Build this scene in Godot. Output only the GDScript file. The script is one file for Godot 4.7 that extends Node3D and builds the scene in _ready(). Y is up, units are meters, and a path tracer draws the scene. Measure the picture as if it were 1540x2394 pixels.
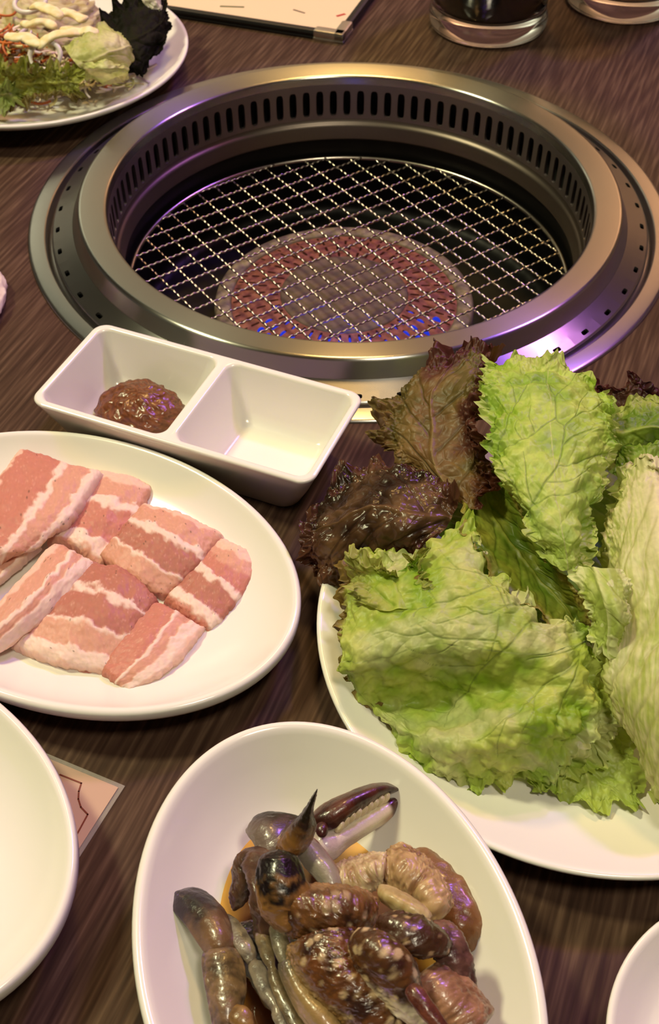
extends Node3D

const TOP := 0.72          # height of the table top; everything on it is given from there
var org := Vector3.ZERO
var used := {}

# ------------------------------------------------------------------ mesh building
class MB:
	var v := PackedVector3Array()
	var n := PackedVector3Array()
	var c := PackedColorArray()
	var uv := PackedVector2Array()
	var ix := PackedInt32Array()

	func grid(p: PackedVector3Array, nu: int, nv: int, col := PackedColorArray(), flip := false, wrapv := false, wrapu := false, uvs := PackedVector2Array()) -> void:
		var first := v.size()
		var nn := PackedVector3Array()
		nn.resize(nu * nv)
		for i in nu - 1:
			for j in nv - 1:
				var a := i * nv + j
				var b := a + nv
				var d := a + 1
				var e := b + 1
				var m1 := (p[b] - p[a]).cross(p[e] - p[a])
				var m2 := (p[e] - p[a]).cross(p[d] - p[a])
				if flip:
					m1 = -m1
					m2 = -m2
				nn[a] += m1 + m2
				nn[b] += m1
				nn[e] += m1 + m2
				nn[d] += m2
				if flip:
					ix.append_array(PackedInt32Array([first + a, first + b, first + e, first + a, first + e, first + d]))
				else:
					ix.append_array(PackedInt32Array([first + a, first + e, first + b, first + a, first + d, first + e]))
		if wrapv:
			for i in nu:
				var s := nn[i * nv] + nn[i * nv + nv - 1]
				nn[i * nv] = s
				nn[i * nv + nv - 1] = s
		if wrapu:
			for j in nv:
				var s := nn[j] + nn[(nu - 1) * nv + j]
				nn[j] = s
				nn[(nu - 1) * nv + j] = s
		# poles: rows that shrink to a point share one normal
		for i in [0, nu - 1]:
			if nv > 2 and p[i * nv].distance_to(p[i * nv + nv / 2]) < 1e-5 and p[i * nv].distance_to(p[i * nv + nv / 3]) < 1e-5:
				var s := Vector3.ZERO
				for j in nv:
					s += nn[i * nv + j]
				for j in nv:
					nn[i * nv + j] = s
		for k in nu * nv:
			nn[k] = nn[k].normalized() if nn[k].length_squared() > 1e-30 else Vector3.UP
		v.append_array(p)
		n.append_array(nn)
		if col.size() == 0:
			col.resize(nu * nv)
			col.fill(Color(1, 1, 1))
		c.append_array(col)
		if uvs.size() == 0:
			uvs.resize(nu * nv)
			for i in nu:
				for j in nv:
					uvs[i * nv + j] = Vector2(float(i) / (nu - 1), float(j) / (nv - 1))
		uv.append_array(uvs)

	func box(center: Vector3, size: Vector3, basis := Basis.IDENTITY, bevel := 0.0, col := Color(1, 1, 1)) -> void:
		# a box with chamfered edges: six faces, each a 4 x 4 grid that shares rounded rims
		var h := size * 0.5
		var b := minf(bevel, minf(h.x, minf(h.y, h.z)) * 0.95)
		for ax in 3:
			for s in [-1.0, 1.0]:
				var a1 := (ax + 1) % 3
				var a2 := (ax + 2) % 3
				var pts := PackedVector3Array()
				var st1 := [-h[a1], -h[a1] + b, h[a1] - b, h[a1]]
				var st2 := [-h[a2], -h[a2] + b, h[a2] - b, h[a2]]
				for i in 4:
					for j in 4:
						var q := Vector3.ZERO
						q[a1] = st1[i]
						q[a2] = st2[j]
						q[ax] = s * h[ax]
						if b > 0.0:
							var inner := Vector3(clampf(q.x, -h.x + b, h.x - b), clampf(q.y, -h.y + b, h.y - b), clampf(q.z, -h.z + b, h.z - b))
							var off := q - inner
							if off.length() > 1e-9:
								q = inner + off.normalized() * b
						pts.append(center + basis * q)
				var cs := PackedColorArray()
				cs.resize(16)
				cs.fill(col)
				grid(pts, 4, 4, cs, s < 0.0)

	# profile: (radius, height) from the underside over the rim inwards; rx, rz stretch it
	func lathe(profile: Array, seg := 96, at := Vector3.ZERO, uvk := 40.0) -> void:
		var p := PackedVector3Array()
		var u := PackedVector2Array()
		var len := 0.0
		for i in profile.size():
			if i > 0:
				len += Vector2(profile[i][0], profile[i][1]).distance_to(Vector2(profile[i - 1][0], profile[i - 1][1]))
			for j in seg + 1:
				var a := TAU * (j % seg) / seg
				p.append(at + Vector3(profile[i][0] * cos(a), profile[i][1], profile[i][0] * sin(a)))
				u.append(Vector2(len * uvk, float(j) / seg * 40.0))
		grid(p, profile.size(), seg + 1, PackedColorArray(), false, true, false, u)

	# oval dish: profile of (inset from the rim, height); the last row closes to the centre
	func oval(a: float, b: float, turn: float, profile: Array, at: Vector3, seg := 128) -> void:
		var p := PackedVector3Array()
		var bs := Basis(Vector3.UP, -turn)
		for row in profile:
			for j in seg + 1:
				var t := TAU * (j % seg) / seg
				var ra := maxf(a - row[0], 0.0)
				var rb := maxf(b - row[0], 0.0)
				if row[0] > b - 0.004:
					ra = 0.0
					rb = 0.0
				p.append(at + bs * Vector3(ra * cos(t), row[1], rb * sin(t)))
		grid(p, profile.size(), seg + 1, PackedColorArray(), false, true)

	func tube(path: PackedVector3Array, r: float, sides := 6, closed := false) -> void:
		var p := PackedVector3Array()
		var m := path.size()
		for i in m:
			var t := (path[mini(i + 1, m - 1)] - path[maxi(i - 1, 0)]).normalized()
			if closed and (i == 0 or i == m - 1):
				t = (path[1] - path[m - 2]).normalized()
			var s := t.cross(Vector3.UP)
			s = s.normalized() if s.length() > 1e-4 else Vector3.RIGHT
			var w := s.cross(t)
			for j in sides + 1:
				var a := TAU * (j % sides) / sides
				p.append(path[i] + (s * cos(a) + w * sin(a)) * r)
		grid(p, m, sides + 1, PackedColorArray(), false, true, closed)

	func commit(o: Vector3) -> ArrayMesh:
		var arr := []
		arr.resize(Mesh.ARRAY_MAX)
		for k in v.size():
			v[k] -= o
		arr[Mesh.ARRAY_VERTEX] = v
		arr[Mesh.ARRAY_NORMAL] = n
		arr[Mesh.ARRAY_COLOR] = c
		arr[Mesh.ARRAY_TEX_UV] = uv
		arr[Mesh.ARRAY_INDEX] = ix
		var m := ArrayMesh.new()
		m.add_surface_from_arrays(Mesh.PRIMITIVE_TRIANGLES, arr)
		return m

# ------------------------------------------------------------------ naming
func numbered(called: String) -> String:
	var k: int = used.get(called, 0)
	used[called] = k + 1
	return called if k == 0 else "%s_%03d" % [called, k]

func tag(o: Node, label: String, category: String, group := "") -> void:
	o.set_meta("label", label)
	o.set_meta("category", category)
	if group != "":
		o.set_meta("group", group)

func thing(called: String, label: String, category: String, at: Vector3, group := "") -> Node3D:
	var o := Node3D.new()
	o.name = numbered(called)
	add_child(o)
	org = at
	o.position = at + Vector3(0, TOP, 0)
	tag(o, label, category, group)
	return o

func part(called: String, mb: MB, m: Material, parent: Node3D, label := "") -> MeshInstance3D:
	var o := MeshInstance3D.new()
	o.name = called
	o.mesh = mb.commit(org)
	o.material_override = m
	parent.add_child(o, true)
	if label != "":
		o.set_meta("label", label)
	return o

func single(called: String, mb: MB, m: Material, label: String, category: String, at: Vector3, group := "") -> MeshInstance3D:
	var o := MeshInstance3D.new()
	o.name = numbered(called)
	o.mesh = mb.commit(at)
	o.material_override = m
	add_child(o)
	o.position = at + Vector3(0, TOP, 0)
	tag(o, label, category, group)
	return o

func struct(called: String, mb: MB, m: Material) -> MeshInstance3D:
	var o := MeshInstance3D.new()
	o.name = called
	o.mesh = mb.commit(Vector3.ZERO)
	o.material_override = m
	add_child(o)
	o.set_meta("kind", "structure")
	return o

# ------------------------------------------------------------------ materials
func mat(col: Color, rough: float, metal := 0.0, spec := 0.5) -> StandardMaterial3D:
	var m := StandardMaterial3D.new()
	m.albedo_color = col
	m.roughness = rough
	m.metallic = metal
	m.metallic_specular = spec
	return m

func vmat(rough: float, spec := 0.5) -> StandardMaterial3D:
	var m := mat(Color(1, 1, 1), rough, 0.0, spec)
	m.vertex_color_use_as_albedo = true
	return m

func noise(freq: float, seed_: int, oct := 3, type := FastNoiseLite.TYPE_SIMPLEX_SMOOTH) -> FastNoiseLite:
	var f := FastNoiseLite.new()
	f.noise_type = type
	f.frequency = freq
	f.seed = seed_
	f.fractal_octaves = oct
	if oct <= 1:
		f.fractal_type = FastNoiseLite.FRACTAL_NONE
	return f

func noise_tex(f: FastNoiseLite, w: int, h: int, ramp: Gradient = null) -> NoiseTexture2D:
	var t := NoiseTexture2D.new()
	t.width = w
	t.height = h
	t.seamless = true
	t.noise = f
	if ramp:
		t.color_ramp = ramp
	return t

func ramp(stops: Array) -> Gradient:
	var g := Gradient.new()
	var offs := PackedFloat32Array()
	var cols := PackedColorArray()
	for s in stops:
		offs.append(s[0])
		cols.append(s[1])
	g.offsets = offs
	g.colors = cols
	return g

func bumped(m: StandardMaterial3D, tex: Texture2D, depth_cm: float, scale: float) -> void:
	m.heightmap_enabled = true
	m.heightmap_texture = tex
	m.heightmap_scale = depth_cm
	m.uv1_triplanar = true
	m.uv1_scale = Vector3(scale, scale, scale)

func lin(c: Color) -> Color:
	return c.srgb_to_linear()

# ------------------------------------------------------------------ splines
func cr(a: Array, f: float) -> Vector3:
	var k := clampi(int(f), 0, a.size() - 2)
	var t := f - k
	var p1: Vector3 = a[k]
	var p2: Vector3 = a[k + 1]
	var p0: Vector3 = a[k - 1] if k > 0 else p1 * 2.0 - p2
	var p3: Vector3 = a[k + 2] if k + 2 < a.size() else p2 * 2.0 - p1
	return p1.cubic_interpolate(p2, p0, p3, t)

func dense(net: Array, nu: int, nv: int, edge_u := false) -> PackedVector3Array:
	var rows := []
	for r in net:
		var row := []
		for q in r:
			row.append(Vector3(q[0], q[1], q[2]) * 0.001)
		var out := []
		for j in nv:
			var t := float(j) / (nv - 1)
			if edge_u:
				t = 0.5 - 0.5 * sin(PI * (0.5 - t)) / 1.0
			out.append(cr(row, t * (row.size() - 1)))
		rows.append(out)
	var p := PackedVector3Array()
	p.resize(nu * nv)
	for j in nv:
		var colm := []
		for r in rows:
			colm.append(r[j])
		for i in nu:
			var t := float(i) / (nu - 1)
			if edge_u:
				t = 0.5 - 0.5 * sin(PI * (0.5 - t))
			p[i * nv + j] = cr(colm, t * (colm.size() - 1))
	return p

func normals_of(p: PackedVector3Array, nu: int, nv: int) -> PackedVector3Array:
	var o := PackedVector3Array()
	o.resize(nu * nv)
	for i in nu:
		for j in nv:
			var du := p[mini(i + 1, nu - 1) * nv + j] - p[maxi(i - 1, 0) * nv + j]
			var dv := p[i * nv + mini(j + 1, nv - 1)] - p[i * nv + maxi(j - 1, 0)]
			var x := du.cross(dv)
			o[i * nv + j] = x.normalized() if x.length_squared() > 1e-20 else Vector3.UP
	return o

# ------------------------------------------------------------------ lettuce
var n_blister: FastNoiseLite
var n_ruffle: FastNoiseLite
var n_frill: FastNoiseLite
var n_tone: FastNoiseLite
var n_net: FastNoiseLite
var n_warp: FastNoiseLite
var n_fine: FastNoiseLite
var leaf_mat: StandardMaterial3D

func leaf_mesh(net: Array, o: Dictionary) -> MB:
	var nu: int = o.nu
	var nv: int = o.nv
	var base := dense(net, nu, nv)
	var nr := normals_of(base, nu, nv)
	var flipped := false
	var sum := Vector3.ZERO
	for q in nr:
		sum += q
	if sum.y < 0.0:
		flipped = true
	var ll := 0.0
	for i in nu - 1:
		ll += base[i * nv + nv / 2].distance_to(base[(i + 1) * nv + nv / 2])
	var wid := PackedFloat32Array()
	for i in nu:
		var w := 0.0
		for j in nv - 1:
			w += base[i * nv + j].distance_to(base[i * nv + j + 1])
		wid.append(w)
	var tip: bool = o.get("tip", true)
	var root: bool = o.get("root", false)
	var sides: int = o.get("sides", 3)        # 1 first side ruffled, 2 last side, 3 both
	var edge_w: float = o.get("edge", 0.016)
	var ruf: float = o.get("ruffle", 0.004)
	var fri: float = o.get("frill", 0.004)
	var bl: float = o.get("blister", 0.0022)
	var vd: float = o.get("vein_depth", -0.0005)
	var sp: float = o.get("spacing", 0.017)
	var slope: float = o.get("slope", 1.0)
	var mid: float = o.get("mid", 0.5)
	var ribw: float = o.get("rib_w", 0.0016)
	var ribh: float = o.get("rib_h", 0.0008)
	var sd: float = o.get("seed", 0.0)
	var c1 := lin(o.c1)
	var c2 := lin(o.c2)
	var crib := lin(o.get("rib", o.c2))
	var cvein := lin(o.get("vein", o.c1))
	var cedge := lin(o.get("rim", o.c1))
	var rimw: float = o.get("rim_w", 0.008)
	var rimamt: float = o.get("rim_amt", 0.8)
	var rootpale: float = o.get("root_pale", 0.0)
	var vw: float = o.get("vein_w", 0.0006)
	# drawn veins: stamp their distance on the grid
	var vf := PackedFloat32Array()
	vf.resize(nu * nv)
	vf.fill(9.0)
	var drawn: Array = o.get("veins", [])
	for line in drawn:
		var w0: float = line[0] * vw
		var np: int = (line.size() - 1) / 2
		var done := 0
		for s in np - 1:
			var a := Vector2(line[1 + s * 2], line[2 + s * 2])
			var z := Vector2(line[3 + s * 2], line[4 + s * 2])
			var pre := a * 2.0 - z if s == 0 else Vector2(line[s * 2 - 1], line[s * 2])
			var post := z * 2.0 - a if s == np - 2 else Vector2(line[5 + s * 2], line[6 + s * 2])
			var n := int(maxf(absf(z.x - a.x) * nu, absf(z.y - a.y) * nv) * 1.5) + 2
			for k in n:
				var f := float(k) / n
				var q := a.cubic_interpolate(z, pre, post, f)
				var fi := q.x * (nu - 1)
				var fj := q.y * (nv - 1)
				var i0 := clampi(int(fi), 0, nu - 2)
				var j0 := clampi(int(fj), 0, nv - 2)
				var gi := fi - i0
				var gj := fj - j0
				var c := base[i0 * nv + j0].lerp(base[(i0 + 1) * nv + j0], gi).lerp(base[i0 * nv + j0 + 1].lerp(base[(i0 + 1) * nv + j0 + 1], gi), gj)
				var ww := w0 * (1.0 - 0.55 * (s + f) / (np - 1))
				for di in range(-5, 7):
					var ii := i0 + di
					if ii < 0 or ii >= nu:
						continue
					for dj in range(-5, 7):
						var jj := j0 + dj
						if jj < 0 or jj >= nv:
							continue
						var r := base[ii * nv + jj].distance_to(c) / ww
						if r < vf[ii * nv + jj]:
							vf[ii * nv + jj] = r
	var lobe: float = o.get("lobe", 0.0025)
	var c3 := lin(o.get("c3", o.c2))
	var c3a: float = o.get("c3_amt", 0.0)
	var netamt: float = o.get("net_amt", 0.35)
	var rs: int = o.get("rim_sides", 7)
	var streak: float = o.get("streak", 0.0)
	var p := PackedVector3Array()
	p.resize(nu * nv)
	var cols := PackedColorArray()
	cols.resize(nu * nv)
	for i in nu:
		var u := float(i) / (nu - 1)
		var w := maxf(wid[i], 0.004)
		for j in nv:
			var t := float(j) / (nv - 1)
			var k := i * nv + j
			var b := base[k]
			var nn := -nr[k] if flipped else nr[k]
			var q := b * 1000.0 + Vector3(sd * 37.0, sd * 11.0, sd * 53.0)
			var e := 1.0
			if sides & 1:
				e = minf(e, t * w)
			if sides & 2:
				e = minf(e, (1.0 - t) * w)
			if tip:
				e = minf(e, (1.0 - u) * ll)
			if root:
				e = minf(e, u * ll)
			var k1 := clampf(1.0 - e / edge_w, 0.0, 1.0)
			var k2 := k1 * k1
			var wz := n_warp.get_noise_3dv(q)
			# veins: midrib, side veins that branch off it, a fine network between
			var d := (t - mid) * w + wz * 0.0025
			var ad := absf(d)
			var rw := ribw * (1.15 - u)
			var rib := exp(-ad * ad / (rw * rw))
			var fade := clampf(1.0 - ad / 0.06, 0.0, 1.0)
			var a := u * ll - ad * slope + wz * 0.006 + (0.4 * sp if d > 0.0 else 0.0)
			var fa := a / sp
			var dist := absf(fposmod(fa, 1.0) - 0.5) * sp / sqrt(1.0 + slope * slope)
			var vwid := vw * (0.6 + 0.8 * fade)
			var vein := exp(-dist * dist / (vwid * vwid)) * clampf(ad / 0.002, 0.0, 1.0)
			var cell := n_net.get_noise_2d((u * ll * 1000.0 + wz * 3.0) + sd * 91.0, d * 1000.0 + wz * 2.0) + 1.0
			var fine := clampf(1.0 - cell / 0.16, 0.0, 1.0) * 0.6
			if drawn.size() > 0:
				vein = exp(-vf[k] * vf[k])
			var vv := maxf(vein, fine * netamt)
			var er := 1.0
			if rs & 1:
				er = minf(er, t * w)
			if rs & 2:
				er = minf(er, (1.0 - t) * w)
			if rs & 4:
				er = minf(er, (1.0 - u) * ll)
			var crk := bl * (0.45 + 0.75 * clampf(1.0 - e / 0.028, 0.0, 1.0))
			# blisters swell between the veins
			var swell := clampf(cell * 1.6, 0.0, 1.0) * clampf(dist / 0.004, 0.3, 1.0)
			var bz := n_blister.get_noise_3dv(q)
			var fz := n_fine.get_noise_3dv(q)
			var disp := crk * (0.35 * swell + 0.9 * bz + 0.09 * fz) + vd * vv + ribh * rib
			var rz := n_ruffle.get_noise_3dv(q)
			disp += ruf * k2 * rz * 2.0 + ruf * 0.35 * k1 * n_frill.get_noise_3dv(q * 1.3) * 1.6
			var out := Vector3.ZERO
			if k2 > 0.0:
				var dv := base[i * nv + mini(j + 1, nv - 1)] - base[i * nv + maxi(j - 1, 0)]
				var du := base[mini(i + 1, nu - 1) * nv + j] - base[maxi(i - 1, 0) * nv + j]
				var sidek := 0.0
				if t < 0.5 and (sides & 1):
					sidek = -clampf(1.0 - t * w / edge_w, 0.0, 1.0)
				elif t >= 0.5 and (sides & 2):
					sidek = clampf(1.0 - (1.0 - t) * w / edge_w, 0.0, 1.0)
				var tipk := clampf(1.0 - (1.0 - u) * ll / edge_w, 0.0, 1.0) if tip else 0.0
				if root:
					tipk -= clampf(1.0 - u * ll / edge_w, 0.0, 1.0)
				out = dv.normalized() * sidek * absf(sidek) + du.normalized() * tipk * absf(tipk)
				out *= fri * (n_frill.get_noise_3dv(q) * 1.5) + lobe * n_ruffle.get_noise_3dv(q + Vector3(300, 0, 0)) * 1.6
			p[k] = b + nn * disp + out
			# colour: leaf tissue, pale rib, vein lines, tinted margin
			var tz := n_tone.get_noise_3dv(q)
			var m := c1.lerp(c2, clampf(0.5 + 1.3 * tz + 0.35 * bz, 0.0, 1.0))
			if c3a > 0.0:
				m = m.lerp(c3, c3a * smoothstep(-0.05, 0.35, n_tone.get_noise_3dv(q * 0.8 + Vector3(0, 500, 0))))
			if streak > 0.0:
				m = m.lerp(crib, streak * clampf(0.5 + 1.5 * n_blister.get_noise_2d(d * 5000.0, u * 90.0), 0.0, 1.0))
			var pale := clampf(rootpale * (1.0 - u * 1.3), 0.0, 1.0)
			m = m.lerp(crib, clampf(maxf(rib, pale), 0.0, 1.0))
			m = m.lerp(cvein, clampf(vv, 0.0, 1.0) * o.get("vein_amt", 0.6))
			var rk := clampf(1.0 - er / (rimw * (1.0 + 1.6 * tz)), 0.0, 1.0)
			m = m.lerp(cedge, rimamt * smoothstep(0.0, 0.6, rk))
			m = m * (1.0 + 0.12 * fz)
			m.a = 1.0
			cols[k] = m
	var mb := MB.new()
	mb.grid(p, nu, nv, cols, flipped)
	return mb

func lettuce(label: String, net: Array, o: Dictionary, called := "lettuce_leaf", category := "lettuce leaf", group := "lettuce leaves heaped on the round plate", m: StandardMaterial3D = null) -> MeshInstance3D:
	var mb := leaf_mesh(net, o)
	var low := mb.v[0]
	var mid := Vector3.ZERO
	for q in mb.v:
		mid += q
		if q.y < low.y:
			low = q
	mid /= mb.v.size()
	return single(called, mb, m if m else leaf_mat, label, category, Vector3(mid.x, low.y, mid.z), group)

# ------------------------------------------------------------------ pork
var n_meat: FastNoiseLite
var n_meat2: FastNoiseLite
var pork_mat: StandardMaterial3D

func pork_slice(label: String, net: Array, thick: float, bands: Array, across: bool, sd: float) -> void:
	var nu := 96
	var nv := 96
	var base := dense(net, nu, nv, true)
	var nr := normals_of(base, nu, nv)
	var sum := Vector3.ZERO
	for q in nr:
		sum += q
	var flip := sum.y < 0.0
	var vein_c := lin(Color(0.93, 0.72, 0.66))
	var bc := []
	for bb in bands:
		bc.append(lin(bb[1]))
	var mb := MB.new()
	for side in 2:
		var p := PackedVector3Array()
		p.resize(nu * nv)
		var cols := PackedColorArray()
		cols.resize(nu * nv)
		for i in nu:
			var u := 0.5 - 0.5 * sin(PI * (0.5 - float(i) / (nu - 1)))
			for j in nv:
				var t := 0.5 - 0.5 * sin(PI * (0.5 - float(j) / (nv - 1)))
				var k := i * nv + j
				var nn := -nr[k] if flip else nr[k]
				var q := base[k] * 1000.0 + Vector3(sd * 71.0, 0, sd * 29.0)
				var wz := n_meat.get_noise_3dv(q)
				var w2 := n_meat2.get_noise_3dv(q)
				var eu := absf(2.0 * u - 1.0)
				var et := absf(2.0 * t - 1.0)
				var f := pow(maxf(0.0, (1.0 - pow(eu, 16.0)) * (1.0 - pow(et, 16.0))), 0.45)
				var x := (t if across else u) + 0.07 * wz + 0.012 * w2
				var c: Color = bc[0]
				var fat := 0.0
				for bi in range(1, bands.size()):
					c = c.lerp(bc[bi], smoothstep(bands[bi][0] - 0.018, bands[bi][0] + 0.018, x))
				fat = clampf((c.g / maxf(c.r, 0.01) - 0.45) * 2.0, 0.0, 1.0)
				# pale marbling threads in the lean
				var thr := absf(n_meat.get_noise_3dv(q * Vector3(1.7, 1.7, 1.7) + Vector3(50, 0, 0)))
				c = c.lerp(vein_c, clampf(1.0 - thr / 0.03, 0.0, 1.0) * 0.28)
				c = c * (1.0 + 0.09 * w2)
				# ground pepper
				if side == 0 and n_spot.get_noise_3dv(q * 2.7) + 1.0 < 0.13 and wz > 0.10 and fmod(sd, 2.0) > 0.4:
					c = c.lerp(Color(0.05, 0.03, 0.02), 0.75)
				c.a = 1.0
				cols[k] = c
				var edge := Vector3.ZERO
				var surf := nn * (thick * f + (0.0007 * wz + 0.00012 * w2 + 0.0006 * fat * f) * f)
				p[k] = base[k] - nn * thick + (surf if side == 0 else Vector3.ZERO) + edge
				if side == 1:
					p[k] -= nn * thick * 0.25 * f
				# uneven cut edge
				var cen := base[(nu / 2) * nv + nv / 2]
				var away := (base[k] - cen)
				away -= nn * away.dot(nn)
				p[k] += away.normalized() * 0.0012 * (0.5 * w2 + wz) * pow(maxf(eu, et), 6.0)
		mb.grid(p, nu, nv, cols, flip != (side == 1))
	var mid := Vector3.ZERO
	var low := 1.0
	for q in mb.v:
		mid += q
		low = minf(low, q.y)
	mid /= mb.v.size()
	single("pork_slice", mb, pork_mat, label, "pork slice", Vector3(mid.x, low, mid.z), "raw pork belly slices on the oval plate")

# ------------------------------------------------------------------ crab limbs: swept ovals
var n_crab: FastNoiseLite
var n_crab2: FastNoiseLite
var n_spot: FastNoiseLite
var crab_mat: StandardMaterial3D
var flesh_mat: StandardMaterial3D

func limb(mb: MB, st: Array, ns: int, na: int, look: Callable, rough := 0.0006, cap := 12.0, square := 1.0, keel := 0.0, tub := 0.0) -> void:
	var cen := []
	var rad := []
	for s in st:
		cen.append(Vector3(s[0], s[1], s[2]) * 0.001)
		rad.append(Vector3(s[3], s[4], 0) * 0.001)
	var p := PackedVector3Array()
	var cols := PackedColorArray()
	var m := float(cen.size() - 1)
	for i in ns:
		var t := 0.5 - 0.5 * sin(PI * (0.5 - float(i) / (ns - 1)))
		t = lerpf(float(i) / (ns - 1), t, 0.6)
		var a := cr(cen, t * m)
		var tan := (cr(cen, minf(t + 0.01, 1.0) * m) - cr(cen, maxf(t - 0.01, 0.0) * m)).normalized()
		var s := tan.cross(Vector3.UP)
		s = s.normalized() if s.length() > 0.05 else Vector3.RIGHT
		var w := s.cross(tan)
		var r := cr(rad, t * m)
		var k := sqrt(maxf(0.0, 1.0 - pow(absf(2.0 * t - 1.0), cap)))
		for j in na + 1:
			var an := TAU * (j % na) / na
			var ca := cos(an)
			var sa := sin(an)
			if square != 1.0:
				ca = signf(ca) * pow(absf(ca), square)
				sa = signf(sa) * pow(absf(sa), square)
			var kk := 1.0 + keel * (pow(maxf(0.0, cos(an - PI * 0.5)), 10.0) + pow(maxf(0.0, cos(an - 0.35)), 10.0) + pow(maxf(0.0, cos(an - PI + 0.35)), 10.0) - 0.3)
			ca *= kk
			sa *= kk
			var dir := s * ca * maxf(r.x, 0.0001) + w * sa * maxf(r.y, 0.0001)
			var q := (a + dir) * 1000.0
			var z := n_crab.get_noise_3dv(q) * 0.9 + 0.12 * n_crab2.get_noise_3dv(q)
			if tub > 0.0:
				z += (tub / rough) * maxf(0.0, n_crab2.get_noise_3dv(q * 1.2))
			p.append(a + dir * k + dir.normalized() * rough * z * k)
			var c: Color = look.call(t, an, q)
			c.a = 1.0
			cols.append(c)
	mb.grid(p, ns, na + 1, cols, false, true)

# a curved shell piece: closed slab over a control net, rounded at its edges
func shell(net: Array, thick: float, look: Callable, rough := 0.0004, tub := 0.0, nu := 72, nv := 52, soft := 16.0) -> MB:
	var base := dense(net, nu, nv, true)
	var nr := normals_of(base, nu, nv)
	var sum := Vector3.ZERO
	for q in nr:
		sum += q
	var flip := sum.y < 0.0
	var wid := PackedFloat32Array()
	for i in nu:
		wid.append(base[i * nv].distance_to(base[i * nv + nv - 1]))
	var mb := MB.new()
	for side in 2:
		var p := PackedVector3Array()
		var cols := PackedColorArray()
		for i in nu:
			var u := 0.5 - 0.5 * sin(PI * (0.5 - float(i) / (nu - 1)))
			for j in nv:
				var t := 0.5 - 0.5 * sin(PI * (0.5 - float(j) / (nv - 1)))
				var k := i * nv + j
				var nn := -nr[k] if flip else nr[k]
				var q := base[k] * 1000.0
				var f := sqrt(maxf(0.0, (1.0 - pow(absf(2.0 * u - 1.0), soft)) * (1.0 - pow(absf(2.0 * t - 1.0), soft))))
				var z := n_crab.get_noise_3dv(q) * 1.2 + 0.3 * n_crab2.get_noise_3dv(q)
				var hw := minf(thick * 0.5, wid[i] * 0.30)
				var h := hw * f + (minf(rough, wid[i] * 0.08) * (0.45 * z + 0.22 * (0.5 - absf(n_crab.get_noise_3dv(q * 1.5 + Vector3(90, 0, 0))) * 3.0)) + tub * maxf(0.0, n_crab2.get_noise_3dv(q * 1.1))) * f
				p.append(base[k] + nn * (h if side == 0 else -hw * f))
				var c: Color = look.call(u, t, q)
				c.a = 1.0
				cols.append(c)
		mb.grid(p, nu, nv, cols, flip != (side == 1))
	return mb

func mix3(a: Color, b: Color, f: float) -> Color:
	return lin(a).lerp(lin(b), clampf(f, 0.0, 1.0))

# ------------------------------------------------------------------ punched sheet metal
# a band of n cells round a ring; each cell has a rounded slot. at(angle, w) gives the point, back(p) the point behind the sheet.
func slotted(mb: MB, n: int, w0: float, w1: float, s0: float, s1: float, half: float, at: Callable, back: Callable, flip := false, phase := 0.0) -> void:
	var m := 24
	for c in n:
		var a0 := TAU * (c + phase) / n
		var cell := TAU / n
		var uvs := PackedVector2Array()
		var front := PackedVector3Array()
		var deep := PackedVector3Array()
		var hw := half
		var cap := hw / cell * cell
		var mid := (s0 + s1) * 0.5
		var hl := (s1 - s0) * 0.5
		for j in m + 1:
			var g := TAU * (j % m) / m
			var dx := cos(g)
			var dy := sin(g)
			# outline of the slot (rounded) and of the cell (square) along the same ray
			var ix := signf(dx) * pow(absf(dx), 0.55) * hw
			var iy := signf(dy) * pow(absf(dy), 0.45) * hl
			var k := 1.0 / maxf(absf(dx), absf(dy))
			var ox := dx * k * cell * 0.5
			var oy := dy * k
			var ow := mid + (oy * (w1 - mid) if oy > 0.0 else -oy * (w0 - mid))
			front.append(at.call(a0 + ox, ow))
			uvs.append(Vector2(ow * 40.0, (a0 + ox) * 6.0))
			deep.append(at.call(a0 + ix, mid + iy))
		for j in m + 1:
			var g := TAU * (j % m) / m
			uvs.append(Vector2((mid + signf(sin(g)) * pow(absf(sin(g)), 0.45) * hl) * 40.0, (a0 + signf(cos(g)) * pow(absf(cos(g)), 0.55) * hw) * 6.0))
		var p := PackedVector3Array()
		p.append_array(front)
		p.append_array(deep)
		mb.grid(p, 2, m + 1, PackedColorArray(), flip, false, false, uvs)
		var p2 := PackedVector3Array()
		p2.append_array(deep)
		for q in deep:
			p2.append(back.call(q))
		mb.grid(p2, 2, m + 1, PackedColorArray(), flip)

# rounded rectangle loop of n points per corner, centre cx,cz half sizes hx,hz
func rrect(cx: float, cz: float, hx: float, hz: float, r: float, n := 8) -> Array:
	var o := []
	for q in 4:
		var sx: float = [1.0, -1.0, -1.0, 1.0][q]
		var sz: float = [1.0, 1.0, -1.0, -1.0][q]
		for k in n + 1:
			var a := PI / 2 * q + PI / 2 * k / n
			o.append(Vector2(cx + sx * (hx - r) + r * cos(a), cz + sz * (hz - r) + r * sin(a)))
	return o

func loops(mb: MB, rows: Array, basis: Basis, at: Vector3, flip := false, close_last := true) -> void:
	# rows: [loop, height] joined in order, the last one closed to its middle
	var p := PackedVector3Array()
	var nv := 0
	for r in rows:
		var l: Array = r[0]
		nv = l.size() + 1
		for j in nv:
			var q: Vector2 = l[j % l.size()]
			p.append(at + basis * Vector3(q.x, r[1], q.y))
	var nu := rows.size()
	if close_last:
		var s := Vector2.ZERO
		var l: Array = rows[-1][0]
		for q in l:
			s += q
		s /= l.size()
		for j in nv:
			p.append(at + basis * Vector3(s.x, rows[-1][1], s.y))
		nu += 1
	mb.grid(p, nu, nv, PackedColorArray(), flip, true)


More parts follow.
